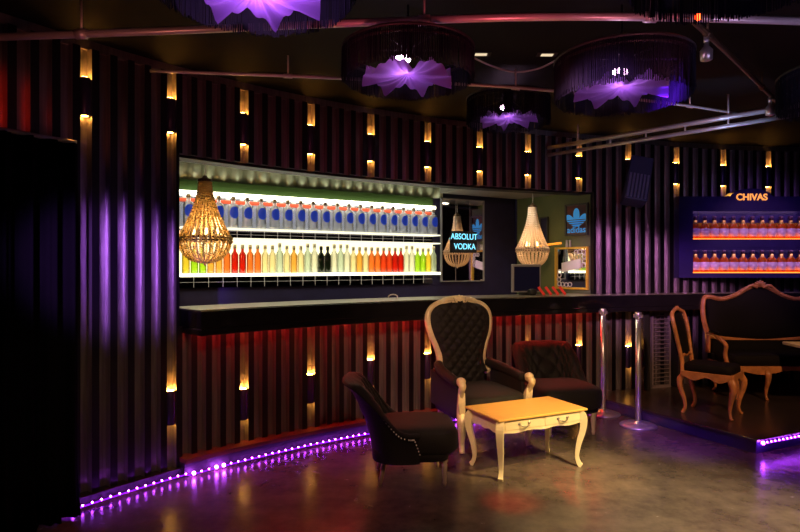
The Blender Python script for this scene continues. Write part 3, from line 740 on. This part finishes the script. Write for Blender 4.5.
for i, (x, y) in enumerate(((707, 37), (763, 98))):
    q = Vector(pp(690, 18, 2.83)).lerp(Vector(pp(783, 108, 2.83)), .12 if i == 0 else .80) - Vector((0, 0, .105))
    t = empty('clamp_lamp', q, R(20), 'small silver clamp lamp on the diagonal pipe, %s one' % ('nearer' if i == 0 else 'farther'), 'lamp', 'clamp lamps on the diagonal pipe')
    MB().lathe([(.02, -.05), (.032, -.045), (.034, .01), (.014, .035), (.010, .06)], 14).build('lamp_head', M['chrome'], t)
    MB().sweep([(0, 0, .055), (.0, .0, .09)], .014, 10).build('clamp', M['chrome'], t)
q = Vector(pp(698, 17, 2.70))
t = empty('signal_lamp', q, 0, 'small glowing red lamp at the right of the ceiling pipe', 'lamp')
MB().ball((0, 0, 0), .017, 12).build('lamp_lens', M['redlamp'], t); MB().lathe([(.02, .012), (.022, .03), (.008, .06), (.006, CEIL - 2.70)], 12).build('lamp_holder', M['black'], t)
for i, (x, y) in enumerate(((481, 53.5), (547, 54))):
    z = h2z(y, CEIL); t = empty('recessed_downlight', (PX(x, z), z, CEIL), 0, 'tiny rectangular cream downlight in the black ceiling, %s one' % ('left' if i == 0 else 'right'), 'downlight', 'recessed ceiling downlights')
    MB().box((-.06 - .008, -.03 - .008, -.006), (.06 + .008, .038, 0)).build('trim_frame', M['black'], t); MB().box((-.04, -.02, -.009), (.04, .02, -.0062)).build('lens', emat('dim_lens', (.9, .7, .45), 1.0), t)
tag(MB().sweep(crom([pp(470, 56, 2.90), pp(492, 66, 2.86), pp(515, 72, 2.83), pp(540, 68, 2.85), pp(560, 58, 2.90)], 8), .006, 6).build('hanging_cable', M['plasticg']), 'thin grey cable sagging below the ceiling between two fringed lamps', 'cable')
# ------------------------------------------------------------------ fringed drum lamps
def drum(loc, rad, hh, label, e, seed=0, pk=.38):
    """loc z = lower edge of fringe"""
    rnd = random.Random(seed)
    t = empty('fringed_lamp', loc, 0, label, 'hanging lamp', 'black fringed drum lamps')
    hp = MB()
    for rr, zz in ((rad, hh), (rad * .98, hh - .03)): hp.sweep([(rr * math.cos(2*math.pi*i/48), rr * math.sin(2*math.pi*i/48), zz) for i in range(48)], .008, 8, closed=True)
    for k in range(3):
        th = k * math.pi / 3; hp.sweep([(rad * math.cos(th), rad * math.sin(th), hh), (-rad * math.cos(th), -rad * math.sin(th), hh)], .004, 6)
    hp.build('hoop', M['black'], t)
    fg = MB(); n = int(rad * 2 * math.pi / .0098)
    for layer in range(2):
        for i in range(n):
            th = 2 * math.pi * (i + .5 * layer) / n + rnd.uniform(-.003, .003); r_ = rad + (.0 if layer else -.012) + rnd.uniform(-.002, .002)
            z0 = .012 * rnd.random() + (.0 if layer == 0 else .02 * abs(math.sin(4 * th)))
            w = .0028; c_, s_ = math.cos(th), math.sin(th)
            tip = r_ + rnd.uniform(-.004, .004)
            fg.add([(r_*c_ - w*s_, r_*s_ + w*c_, hh), (r_*c_ + w*s_, r_*s_ - w*c_, hh), ((r_+w)*c_, (r_+w)*s_, hh), (tip*c_ - w*s_, tip*s_ + w*c_, z0), (tip*c_ + w*s_, tip*s_ - w*c_, z0), ((tip+w)*c_, (tip+w)*s_, z0)], [(0,1,4,3),(1,2,5,4),(2,0,3,5),(3,4,5)], 0)
    tag(fg.build('fringe', M['fringe'], t), kind='stuff')
    # swagged inner shade: eight petals dipping between gathered points
    sw = MB(); nr, na = 10, 126; Rs = rad * .72; vs = []
    for i in range(nr + 1):
        f = i / nr
        for j in range(na):
            th = 2 * math.pi * j / na; pet = abs(math.sin(3.5 * th + seed))
            r_ = Rs * f * (1 - .10 * pet); z = hh * pk - .03 * f + .065 * pet * f * f + .03 * (1 - f) ** 2 - .012 * math.cos(21 * th) * f
            vs.append((r_ * math.cos(th), r_ * math.sin(th), z))
    sw.add(vs, [(i*na+j, i*na+(j+1)%na, (i+1)*na+(j+1)%na, (i+1)*na+j) for i in range(nr) for j in range(na)], 0, True)
    sw.build('swag_shade', M['swag'], t)
    MB().ball((-.03, -.05, hh * pk + .085), .026, 12, sc=(1.7, 1.7, .8)).build('bulb', M['bulbp'], t)
    MB().lathe([(.02, hh * pk + .19), (.02, hh * pk + .24), (.006, hh * pk + .25), (.006, max(hh + .02, CEIL - loc[2]))], 12).build('stem', M['black'], t)
    if e:
        l = bpy.data.lights.new('lamp_light', 'POINT'); l.energy = e; l.color = (.85, .35, 1); l.shadow_soft_size = .02
        lo = bpy.data.objects.new('lamp_light', l); COL.objects.link(lo); lo.location = (loc[0] + .02, loc[1] + .02, loc[2] + hh * pk + .07)
drum((PX(255, 2.12), 2.12, 2.475), .365, .27, 'large black fringed drum lamp with glowing purple petals, cut by the top edge', 4.5, 1, .08)
drum((PX(408, 3.2), 3.2, 2.51), .36, .18, 'black fringed drum lamp directly above the bottle shelves, with bright bulb', .22, 2, .15)
drum((PX(622, 3.2), 3.2, 2.41), .36, .23, 'navy fringed drum lamp with pink glow in front of the truss', .3, 3, .25)
drum((PX(508, 4.7), 4.7, 2.64), .33, .22, 'smaller black fringed drum lamp farther back between the two middle lamps', .16, 4, .2)
drum((PX(862, 3.3), 3.3, 2.41), .41, .20, 'dark fringed drum lamp cut by the right frame edge', 0, 5, .2)
drum((PX(738, 2.1), 2.1, 2.52), .37, .27, 'black fringed drum lamp at the top right corner above the red lamp', 0, 6, .5)
# ------------------------------------------------------------------ furniture helpers
TURNED = [(.012, 0), (.014, .02), (.018, .03), (.014, .04), (.015, .05), (.021, .15), (.024, .175), (.018, .185), (.028, .20), (.028, .215), (.020, .225), (.026, .24), (.026, .27)]
def cab_leg(h, side, fwd, r0, r1, r2, squash=1., n=10):
    """cabriole curve from knee at top to a foot turned outward; side/fwd = outward unit direction"""
    o = Vector((side, fwd, 0)).normalized()
    pts = [o * .0 + Vector((0, 0, h)), o * .035 + Vector((0, 0, h * .86)), o * .030 + Vector((0, 0, h * .66)), o * .0 + Vector((0, 0, h * .40)), o * -.012 + Vector((0, 0, h * .18)), o * .004 + Vector((0, 0, h * .05)), o * .02 + Vector((0, 0, 0.006))]
    rads = [r0, r0 * 1.05, r0 * .85, r1, r2, r2 * 1.1, r2 * 1.25]
    C_ = crom(pts, 4); rr = []
    for i in range(len(C_)): f = i / 4; k = min(int(f), 5); rr.append(rads[k] + (rads[k+1] - rads[k]) * (f - k))
    return MB(), C_, rr
def add_leg(parent, loc, h, side, fwd, r0, r1, r2, m, n=10, name='leg'):
    mb, C_, rr = cab_leg(h, side, fwd, r0, r1, r2)
    mb.sweep([c_ + Vector(loc) for c_ in C_], rr, n, smooth=n > 6)
    return mb.build(name, m, parent)
# ------------------------------------------------------------------ slipper chairs
def slipper(loc, rz, label):
    """faces local -y; origin on floor below seat centre"""
    t = empty('slipper_chair', loc, rz, label, 'chair', 'black tufted slipper chairs')
    mb = MB(); na = 120; prof_n = 42
    HB = .775
    def U(a):     # a -1..1 around the back : plan point and outward normal
        def q(b):
            th = b * R(112); s1 = math.sin(th); c1 = math.cos(th); e = .62
            return Vector((.275 * math.copysign(abs(s1) ** e, s1), .225 * math.copysign(abs(c1) ** e, c1) * (1 if c1 > 0 else .8) + .03, 0))
        d_ = q(a + .01) - q(a - .01); d_.normalize(); return q(a), Vector((-d_.y, d_.x, 0)) * (-1 if True else 1) * -1
    def top(a): 
        f = min(1, max(0, (abs(a) - .40) / .44)); f = 1 - f * f * (3 - 2 * f); return .405 + (HB - .405) * f * (.95 + .05 * math.cos(a * 3))
    vs = []; tuft = []
    for i in range(na + 1):
        a = -1 + 2 * i / na; p, nn = U(a); ht = top(a); lean = .17 * ((ht - .405) / (HB - .405)) ** 1.2; thk = .035 + .02 * (ht - .405) / .37
        back = Vector((0, 1, 0)) * lean + nn * lean * .25
        sec = []
        # outer from bottom to top
        for f in (0, .25, .5, .75, .92): sec.append(p + nn * (.03 - .012 * math.sin(f * math.pi)) + back * f ** 1.5 + Vector((0, 0, .20 + (ht - .20) * f)))
        sec.append(p + nn * .045 + back * 1.1 + Vector((0, 0, ht - .005)))
        sec.append(p + nn * .02 + back * 1.08 + Vector((0, 0, ht + .018)))
        sec.append(p - nn * .015 + back * .98 + Vector((0, 0, ht + .012)))
        # inner from top to bottom with button tufting
        for k, f in enumerate([.94 - .028 * q_ for q_ in range(34)]):
            z = .36 + (ht - .36) * f
            row = (z - .46) / .17; col = a / .17
            s_ = (abs(math.sin(math.pi * (col + row))) * abs(math.sin(math.pi * (col - row)))) ** .5
            bulge = .026 * s_ if ht > .5 else 0
            sec.append(p - nn * (thk + bulge) + back * f ** 1.3 + Vector((0, 0, z)))
        vs += sec
    mb.add(vs, [(i*prof_n+j, i*prof_n+j+1, (i+1)*prof_n+j+1, (i+1)*prof_n+j) for i in range(na) for j in range(prof_n-1)], 0, True)
    mb.add([vs[j] for j in range(prof_n)], [tuple(range(prof_n))], 0); mb.add([vs[na*prof_n + j] for j in range(prof_n)], [tuple(reversed(range(prof_n)))], 0)
    mb.build('backrest', M['velvet'], t)
    bt = None
    for r_ in range(4):
        for c_ in range(-2, 3):
            a = (c_ + (.5 if r_ % 2 else 0)) * .17; z = .46 + .085 * r_
            p, nn = U(a); ht = top(a); f = (z - .36) / (ht - .36)
            if f > .93 or abs(a) > .5: continue
            lean = .17 * ((ht - .405) / (HB - .405)) ** 1.2; back = Vector((0, 1, 0)) * lean + nn * lean * .25
            q = p - nn * (.035 + .02 * (ht - .405) / .37 + .008) + back * f ** 1.3 + Vector((0, 0, z))
            if bt is None: o = bt = MB().ball((0, 0, 0), .009, 8).build('button', M['velvet'], t)
            else: o = bt.copy(); COL.objects.link(o)
            o.location = q
    # seat: domed front overhanging the base
    s_ = MB()
    s_.rbox((0, -.075, .345), (.285, .335, .115), .42, nu=36, nv=16); s_.build('seat', M['velvet'], t)
    bs = MB(); bs.rbox((0, -.02, .245), (.265, .31, .055), .3, nu=36); bs.build('seat_base', M['velvet'], t)
    for sg in (-1, 1):
        nl = MB()
        for i in range(24):
            f = i / 23; a = sg * (.52 + .46 * f); p, nn = U(a); ht = top(a)
            q = p + nn * .046 + Vector((0, 0, (ht - .02) if f < .8 else ht - .02 - (f - .8) * .55)) + Vector((0, .17 * ((top(a) - .405) / .37) ** 1.2, 0)) * .9
            nl.ball(q, .0066, 6)
        nl.build('nailhead_trim', M['white'], t)
    for x, y in ((-.20, -.29), (.20, -.29)): MB().lathe([(r_, z * .93) for r_, z in TURNED], 14, c=(x, y, 0)).build('leg', M['legwood'], t)
    for x in (-.17, .17): MB().sweep([(x, .19, .22), (x * 1.02, .205, .12), (x * 1.06, .23, 0.004)], [.026, .021, .014], 8).build('leg', M['legwood'], t)
    return t
s1_ = slipper((.045, 4.12, 0), R(90 + 4), 'black tufted slipper chair seen from its side, in front of the left bar'); s1_.scale = (.93, .85, .91)
slipper((1.47, 5.38, 0), R(11), 'black tufted slipper chair at the right behind the coffee table').scale = (1.04, .88, .955)
# ------------------------------------------------------------------ throne armchair
def throne(loc, rz):
    t = empty('throne_armchair', loc, rz, 'tall ornate armchair with cream carved frame and black buttoned back', 'armchair')
    hs_ = [(.285,.52),(.245,.60),(.235,.67),(.262,.77),(.31,.88),(.336,.98),(.325,1.075),(.25,1.14),(.12,1.165)]
    out = [(-a_, b_) for a_, b_ in hs_] + [(0, 1.18)] + [(a_, b_) for a_, b_ in reversed(hs_)]
    def by(z): return .27 + .14 * (z - .45) + .05 * max(0, z - .9)
    C_ = crom([(x, 0, z) for x, z in out], 5)
    fp = [Vector((p.x, by(p.z), p.z)) for p in C_]
    n = len(fp); rr = [.032 + .006 * math.sin(i * .9) * 0 + (.012 if abs(i - n/2) < 7 else 0) for i in range(n)]
    fm = MB(); fm.sweep(fp, rr, 10, squash=1.1); 
    fm.sweep([p + Vector((0, -.026, 0)) + Vector((-p.x, 0, .93 - p.z)).normalized() * .016 for p in fp], .009, 8)
    # scroll ends
    for sg in (-1, 1):
        fm.sweep(crom([(sg*.25, by(.52), .53), (sg*.285, by(.52) - .01, .545), (sg*.30, by(.52) - .01, .575), (sg*.275, by(.52) - .01, .585)], 5), [.024]*4 + [.022]*5 + [.02]*7 , 8)
    fm.build('back_frame', M['cream_wood'], t)
    # carved crest: shell of fluted lobes and leaves
    cr = MB()
    for k in range(-3, 4):
        th = R(k * 24); cr.sweep([(0, by(1.19) - .035, 1.14), (.055 * math.sin(th), by(1.19) - .055, 1.15 + .05 * math.cos(th)), (.085 * math.sin(th), by(1.19) - .035, 1.155 + .075 * math.cos(th))], [.010, .017, .010], 8)
    for sg in (-1, 1):
        cr.sweep(crom([(sg*.02, by(1.17) - .035, 1.15), (sg*.08, by(1.17) - .04, 1.195), (sg*.14, by(1.17) - .035, 1.19), (sg*.17, by(1.17) - .03, 1.165), (sg*.15, by(1.17)-.035, 1.15)], 4), [.016]*5 + [.019]*5 + [.015]*4 + [.012]*3, 8)
        cr.sweep(crom([(sg*.03, by(1.15) - .035, 1.15), (sg*.07, by(1.15) - .04, 1.125), (sg*.10, by(1.15) - .03, 1.14)], 4), .009, 8)
    cr.build('carved_crest', M['cream_wood'], t)
    # tufted panel: rows by height, columns across
    hw = []
    import bisect
    left = sorted([(-p.x, p.z) for p in C_[:n//2 + 1]], key=lambda q: q[1])
    def halfw(z):
        for (w0, z0), (w1, z1) in zip(left, left[1:]):
            if z0 <= z <= z1: return w0 + (w1 - w0) * ((z - z0) / max(1e-6, z1 - z0))
        return 0.02
    nz, nx = 96, 60; vs = []; DX, DZ = .105, .105
    def surf(x, z, w):
        col = x / DX; row = (z - .50) / DZ
        s_ = (abs(math.sin(math.pi * (col + row))) * abs(math.sin(math.pi * (col - row)))) ** .5
        edge = max(0, 1 - (abs(x) / max(w, .01)) ** 4)
        return by(z) - .035 - .045 * edge * (1 - ((z - .82) / .42) ** 4) * .7 - .030 * s_ * edge
    for i in range(nz + 1):
        z = .40 + (1.165 - .40) * i / nz; w = max(.02, (halfw(z) if z > .53 else .235) - .012)
        for j in range(nx + 1): x = -w + 2 * w * j / nx; vs.append((x, surf(x, z, w), z))
    pn = MB(); pn.add(vs, [(i*(nx+1)+j, i*(nx+1)+j+1, (i+1)*(nx+1)+j+1, (i+1)*(nx+1)+j) for i in range(nz) for j in range(nx)], 0, True)
    o = pn.build('tufted_back', M['velvet'], t); so = o.modifiers.new('s', 'SOLIDIFY'); so.thickness = .05; so.offset = -1
    bt = None
    for r_ in range(0, 7):
        for c_ in range(-3, 4):
            z = .50 + r_ * DZ; x = c_ * DX
            for (xx, zz) in ((x, z), (x + DX / 2, z + DZ / 2)):
                if zz > 1.12 or zz < .5: continue
                w = halfw(max(zz, .53)) - .03
                if abs(xx) > w - .02: continue
                if bt is None: q = bt = MB().ball((0, 0, 0), .009, 8).build('button', M['velvet'], t)
                else: q = bt.copy(); COL.objects.link(q)
                q.location = (xx, surf(xx, zz, w + .02) - .002, zz)
    # seat, rails, arms
    MB().rbox((0, -.05, .385), (.31, .34, .075), .35, nu=36).build('seat_cushion', M['velvet'], t)
    rl = MB(); rl.box((-.31, -.34, .23), (.31, .26, .33)); rl.build('seat_rail', M['velvet'], t, .02)
    ap = MB()
    P_ = [(-.30, .262), (-.2, .235), (-.08, .215), (0, .205), (.08, .215), (.2, .235), (.30, .262)]
    ap.prism([(x, z) for x, z in P_] + [(.30, .30), (-.30, .30)], -.362, -.34, X=YZ); ap.build('carved_apron', M['cream_wood'], t, .004)
    for sg in (-1, 1):
        am = MB(); C2 = crom([(sg*.265, .27, .62), (sg*.315, .12, .60), (sg*.335, -.10, .575), (sg*.335, -.27, .555)], 6)
        am.sweep(C2, [.03] + [.048]*(len(C2)-2) + [.036], 12, squash=.85); am.build('arm_pad', M['velvet'], t)
        sd = MB(); sd.prism([(.28, .28), (.28, .58), (.10, .575), (-.26, .54), (-.30, .28)], sg*.305, sg*.345, X=Matrix(((0,0,1,0),(1,0,0,0),(0,1,0,0),(0,0,0,1)))) if sg > 0 else sd.prism([(.28, .28), (-.30, .28), (-.26, .54), (.10, .575), (.28, .58)], sg*.345, sg*.305, X=Matrix(((0,0,1,0),(1,0,0,0),(0,1,0,0),(0,0,0,1))))
        sd.build('side_panel', M['velvet'], t, .012)
        po_ = MB()
        C3 = crom([(sg*.34, -.32, .575), (sg*.345, -.37, .55), (sg*.345, -.345, .50), (sg*.33, -.305, .42), (sg*.335, -.315, .34), (sg*.345, -.355, .26), (sg*.34, -.35, .17), (sg*.33, -.325, .08), (sg*.335, -.345, .012)], 5)
        rr = [.036, .032, .026, .028, .034, .042, .032, .024, .024]; R3 = []
        for i in range(len(C3)): f = i / 5; k = min(int(f), 7); R3.append(rr[k] + (rr[k+1] - rr[k]) * (f - k))
        po_.sweep(C3, R3, 12); po_.ball((sg*.34, -.335, .583), .040, 14, sc=(1, 1.1, .8))
        for k in range(5): po_.sweep([(sg*.34 + (k-2)*.012, -.345, .49), (sg*.335 + (k-2)*.014, -.335, .40), (sg*.338 + (k-2)*.008, -.36, .30)], .0075, 6)
        po_.build('carved_leg', M['cream_wood'], t)
        MB().sweep(crom([(sg*.25, .24, .26), (sg*.25, .27, .13), (sg*.26, .33, .005)], 4), [.03]*3 + [.024]*3 + [.019]*3, 10).build('leg', M['cream_wood'], t)
    return t
throne((.665, 5.03, 0), R(20)).scale = (.92, 1, 1)
# ------------------------------------------------------------------ coffee table
tb = empty('coffee_table', (.945, 4.36, 0), R(25), 'cream two drawer coffee table with curved legs and sunny lit top', 'coffee table')
tb.scale = (.96, 1, 1)
MB().box((-.415, -.225, .422), (.415, .225, .440)).build('tabletop', mat('honey_varnished_top', (.82, .50, .12), .3, noise=.12, nscale=6, aniso=(1, 8, 1)), tb, .006)
ap = MB()
def apron(w, y0, y1, X=None):
    pts = [(-w, .335)] + [(-w + 2*w*i/24, .335 - .0 + .005 * math.cos(4 * math.pi * i / 24 * 1.5) - .004) for i in range(1, 24)] + [(w, .335), (w, .422), (-w, .422)]
    ap.prism(pts, y0, y1, X=(X @ YZ) if X else YZ)
apron(.375, -.205, -.190); apron(.375, .190, .205)
apron(.185, -.385, -.370, Matrix.Rotation(R(90), 4, 'Z')); apron(.185, .370, .385, Matrix.Rotation(R(90), 4, 'Z'))
ap.build('apron', M['table_paint'], tb)
for sg in (-1, 1):
    dr_ = MB().box((sg*.18 - .165, -.2095, .352), (sg*.18 + .165, -.204, .412)).build('drawer', M['table_paint'], tb, .002)
    hn = MB(); hn.sweep(crom([(sg*.18 - .045, -.212, .390), (sg*.18 - .028, -.225, .376), (sg*.18, -.230, .368), (sg*.18 + .028, -.225, .376), (sg*.18 + .045, -.212, .390)], 4), [.003]*3+[.005]*11+[.003]*3, 8)
    for q in (-1, 1): hn.ball((sg*.18 + q*.045, -.212, .390), .010, 10, sc=(1.3, .5, 1))
    tag(hn.build('drawer_handle', mat('handle_metal', (.45, .42, .38), .3, 1), dr_), 'grey metal drop handle')
for sx in (-1, 1):
    for sy in (-1, 1):
        mb, C_, rr = cab_leg(.42, sx, sy, .030, .021, .016)
        mb.sweep([c_ + Vector((sx*.365, sy*.18, 0)) for c_ in C_], [r_ * 1.28 for r_ in rr], 4, smooth=False, up=(sx, sy, 0)); mb.build('leg', M['table_paint'], tb, .004)
# ------------------------------------------------------------------ carved dining chair on the platform
dc = empty('carved_chair', (2.92, 5.43, PH), R(47), 'carved wooden chair with black seat at the left of the platform', 'chair'); dc.scale = (.86, 1, .98)
MB().rbox((0, -.0, .44), (.215, .215, .045), .35).build('seat', M['velvet_dark'], dc)
sr = MB(); P_ = [(-.215 + .43*i/20, .345 + .018 * math.cos(2 * math.pi * i / 10)) for i in range(21)] + [(.215, .41), (-.215, .41)]
for X_, s_ in ((YZ, 1), (Matrix.Rotation(R(90), 4, 'Z') @ YZ, 1)):
    sr.prism(P_, -.225, -.195, X=X_); sr.prism(P_, .195, .225, X=X_)
sr.build('seat_rail', M['carved'], dc, .004)
for sx in (-1, 1): add_leg(dc, (sx*.19, -.195, 0), .37, sx, -1, .032, .020, .013, M['carved']); add_leg(dc, (sx*.18, .20, 0), .37, sx*.3, 1, .026, .020, .015, M['carved'])
bf = MB()
for sx in (-1, 1): bf.sweep(crom([(sx*.19, .21, .38), (sx*.165, .22, .50), (sx*.185, .24, .62), (sx*.215, .27, .80), (sx*.20, .30, .93), (sx*.12, .31, .965), (sx*.03, .315, .985), (0, .315, .99)], 5), .019, 8)
bf.sweep(crom([(-.17, .222, .53), (-.08, .228, .55), (0, .228, .535), (.08, .228, .55), (.17, .222, .53)], 4), .015, 8)
bf.ball((0, .31, .99), .03, 10, sc=(1.6, .7, .8)); bf.build('back_frame', M['carved'], dc)
pv = []; 
for i in range(13):
    f = i / 12; z = .55 + .40 * f; w = .165 + .035 * math.sin(f * math.pi * .8) - (.05 * max(0, f - .8) * 5)
    for j in range(9): g = -1 + j / 4; pv.append((g * w, .228 + .20 * (z - .52) - .02 * (1 - g * g), z - (.03 * g * g if f > .9 else 0)))
o = MB().add(pv, [(i*9+j, i*9+j+1, (i+1)*9+j+1, (i+1)*9+j) for i in range(12) for j in range(8)], 0, True).build('back_panel', M['velvet_dark'], dc); so = o.modifiers.new('s', 'SOLIDIFY'); so.thickness = .03
# ------------------------------------------------------------------ settee
sf = empty('carved_settee', (4.02, 6.2, PH), 0, 'carved wooden settee with dark upholstery and arched crest against the right wall', 'settee')
W2 = .60
top = [(-W2, .42), (-W2 + .01, .60), (-W2 - .03, .80), (-W2 - .02, 1.0), (-W2 + .04, 1.035), (-.42, 1.01), (-.27, 1.05), (-.12, 1.13), (0, 1.165), (.12, 1.13), (.27, 1.05), (.42, 1.01), (W2 - .04, 1.035), (W2 + .02, 1.0), (W2 + .03, .80), (W2 - .01, .60), (W2, .42)]
C_ = crom([(x, .24 + .10 * (z - .4), z) for x, z in top], 5)
bf = MB(); bf.sweep(C_, .026, 10); bf.sweep([p + Vector((0, -.022, 0)) for p in C_], .012, 8)
lowr = crom([(-W2, .25, .60), (-.40, .25, .575), (-.2, .25, .555), (0, .25, .545), (.2, .25, .555), (.40, .25, .575), (W2, .25, .60)], 5)
bf.sweep(lowr, .024, 10); bf.build('back_frame', M['carved'], sf)
cr = MB()
for k in range(-3, 4): th = R(k * 26); cr.sweep([(0, .28, 1.15), (.05 * math.sin(th), .27, 1.15 + .05 * math.cos(th)), (.075 * math.sin(th), .28, 1.15 + .065 * math.cos(th))], [.01, .014, .008], 8)
for sg in (-1, 1):
    cr.sweep(crom([(sg*.03, .28, 1.14), (sg*.10, .27, 1.165), (sg*.17, .28, 1.12), (sg*.22, .28, 1.085)], 4), [.016]*4+[.014]*5+[.01]*4, 8)
cr.build('carved_crest', M['carved'], sf)
def topz(x):
    best = None
    for a, b in zip(C_, C_[1:]):
        if a.z > .9 and b.z > .9 and min(a.x, b.x) <= x <= max(a.x, b.x): best = a.z + (b.z - a.z) * ((x - a.x) / ((b.x - a.x) or 1e-6))
    return best or .98
vs = []; nx, nz = 40, 12
for j in range(nz + 1):
    for i in range(nx + 1):
        x = -W2 + .01 + (2*W2 - .02) * i / nx; z0 = .56; z1 = topz(x) - .0; z = z0 + (z1 - z0) * j / nz
        f = 1 - (2 * i / nx - 1) ** 6; g = 1 - (2 * j / nz - 1) ** 4; vs.append((x, .24 + .10 * (z - .4) - .045 * f * g, z))
o = MB().add(vs, [(j*(nx+1)+i, j*(nx+1)+i+1, (j+1)*(nx+1)+i+1, (j+1)*(nx+1)+i) for j in range(nz) for i in range(nx)], 0, True).build('back_cushion', M['velvet_dark'], sf); so = o.modifiers.new('s', 'SOLIDIFY'); so.thickness = .03
MB().rbox((0, 0.0, .40), (W2 - .02, .235, .065), .3, nu=48).build('seat', M['velvet_dark'], sf)
MB().box((-W2 + .03, .20, .42), (W2 - .03, .235, .56)).build('lower_back', M['velvet_dark'], sf)
rl = MB(); P_ = [(-W2 + 2*W2*i/40, .285 + .022 * math.cos(2 * math.pi * i / 20)) for i in range(41)] + [(W2, .35), (-W2, .35)]
rl.prism(P_, -.255, -.225, X=YZ); rl.box((-W2, -.24, .29), (-W2 + .03, .26, .35)); rl.box((W2 - .03, -.24, .29), (W2, .26, .35)); rl.build('seat_rail', M['carved'], sf, .004)
for sx in (-1, 1):
    a_ = MB(); a_.sweep(crom([(sx*(W2), .24, .63), (sx*(W2+.03), .10, .64), (sx*(W2+.03), -.06, .60), (sx*(W2+.01), -.13, .55), (sx*(W2), -.10, .45), (sx*(W2-.01), -.13, .34)], 5), .022, 10); a_.build('arm', M['carved'], sf)
    MB().rbox((sx*(W2+.03), .05, .665), (.028, .09, .018), .6).build('arm_pad', M['velvet_dark'], sf)
for x, y, s_, f_ in ((-.54, -.22, -1, -1), (.54, -.22, 1, -1), (.25, -.235, .1, -1), (-.25, -.235, -.1, -1), (-.54, .22, -1, 1), (.54, .22, 1, 1)): add_leg(sf, (x, y, 0), .31, s_, f_, .030, .018, .012, M['carved'])
# side table at right edge
st_ = empty('side_table', (4.22, 5.62, PH), R(-4), 'cream topped pedestal table cut off by the right frame edge', 'table')
MB().box((-.36, -.24, .585), (.36, .24, .615)).build('tabletop', M['table_paint'], st_, .006)
MB().lathe([(.045, .03), (.03, .10), (.025, .3), (.04, .5), (.07, .585)], 16, c=(.12, 0, 0)).build('pedestal', M['carved'], st_)
MB().lathe([(.17, 0), (.17, .02), (.05, .035)], 24, c=(.12, 0, 0)).build('base', M['carved'], st_)
# ------------------------------------------------------------------ lights
def spot(loc, tgt, e, col, ang, blend=.6, r=.06):
    l = bpy.data.lights.new('unseen_spot', 'SPOT'); l.energy = e; l.color = col; l.spot_size = R(ang); l.spot_blend = blend; l.shadow_soft_size = r  # unseen lamps; some are added fills, marked where called
    o = bpy.data.objects.new('unseen_spot', l); COL.objects.link(o); o.location = loc
    o.rotation_euler = (Vector(tgt) - Vector(loc)).to_track_quat('-Z', 'Y').to_euler(); return o
spot((2.6, 2.6, 2.85), (1.2, 4.25, .3), 800, (1, .64, .24), 26, .8)                 # warm spot on table
spot((2.8, 1.6, 2.85), (1.85, 3.35, 0), 1300, (1, .76, .48), 40, 1)                  # floor wash
spot((.2, 1.0, 2.85), (.95, 5.2, .75), 420, (1, .58, .32), 40, .8)                     # on armchair
spot((.7, 3.2, 2.85), (.72, 3.70, 0), 420, (1, .03, .01), 9, .8)                   # added red pool in place of a red floor reflection
spot((-1.3, .6, 1.9), (-1.93, 3.95, 1.45), 1000, (.45, .16, 1), 18, .9)                # violet wash on the left wall
spot((.2, 1.2, 2.7), (2.75, 6.6, 1.35), 1100, (.9, .34, .9), 18, 1)                  # violet wash right wall
spot((3.2, 3.0, 2.85), (4.2, 6.9, 1.55), 100, (.38, .16, 1), 34, .9)                # indigo on cabinet
spot((3.4, 2.6, 2.85), (3.3, 6.0, .5), 330, (1, .48, .22), 38, .8)                   # warm on platform
spot((.6, 1.0, 2.7), (-.6, 5.0, .3), 95, (1, .5, .3), 50, .9)                      # added dim warm fill on the ribs under the bar
spot((-.4, .9, 2.7), (-1.8, 3.9, .45), 70, (1, .55, .32), 30, .9)  # added warm fill low on the left wall
spot((3.9, 4.0, 2.8), (4.1, 6.7, 1.6), 110, (1, .5, .85), 32, .9)  # added pink fill to brighten the cabinet labels
spot((-.6, 1.0, 2.7), (-2.28, 3.35, 2.45), 45, (1, .03, .01), 9, .9)                 # red on upper left wall
for x_, c_, e_ in ((-1.5, (1, .25, .18), 3), (-.2, (1, .12, .16), 5), (.55, (1, .12, .16), 6), (1.2, (1, .25, .35), 4), (1.9, (.7, .5, 1), 4)):
    spot((x_, 2.62, 2.36), (x_, 3.0, 2.78), e_, c_, 125, .5, .04)                   # small coloured uplights added to brighten the long pipe
for x_, y_, c_, e_ in ((-.9, 3.45, (1, .2, .3), 1.3), (.9, 3.7, (1, .15, .12), 1.5), (2.2, 4.2, (1, .12, .08), 4), (2.6, 4.5, (.4, .55, 1), 8)):
    spot((x_, y_, 2.36), (x_, y_ + .45, 2.8), e_, c_, 120, .5, .04)                 # more added uplights for the pipes farther back
spot((1.4, 3.0, 2.85), (2.40, 5.1, 0), 700, (.28, .03, 1), 24, 1)                   # added spot for the violet glow along the platform edge
w = bpy.data.worlds.new('world'); scn.world = w; w.use_nodes = True
w.node_tree.nodes['Background'].inputs[0].default_value = (.10, .07, .12, 1); w.node_tree.nodes['Background'].inputs[1].default_value = .05
cam = bpy.data.cameras.new('camera'); co = bpy.data.objects.new('camera', cam); COL.objects.link(co)
cam.sensor_width = 36; cam.lens = F / 800 * 36; co.location = (0, 0, 1.5); co.rotation_euler = (R(90), 0, 0)
scn.camera = co
scn.view_settings.view_transform = 'Standard'; scn.view_settings.look = 'None'; scn.view_settings.exposure = 0; scn.view_settings.gamma = 1
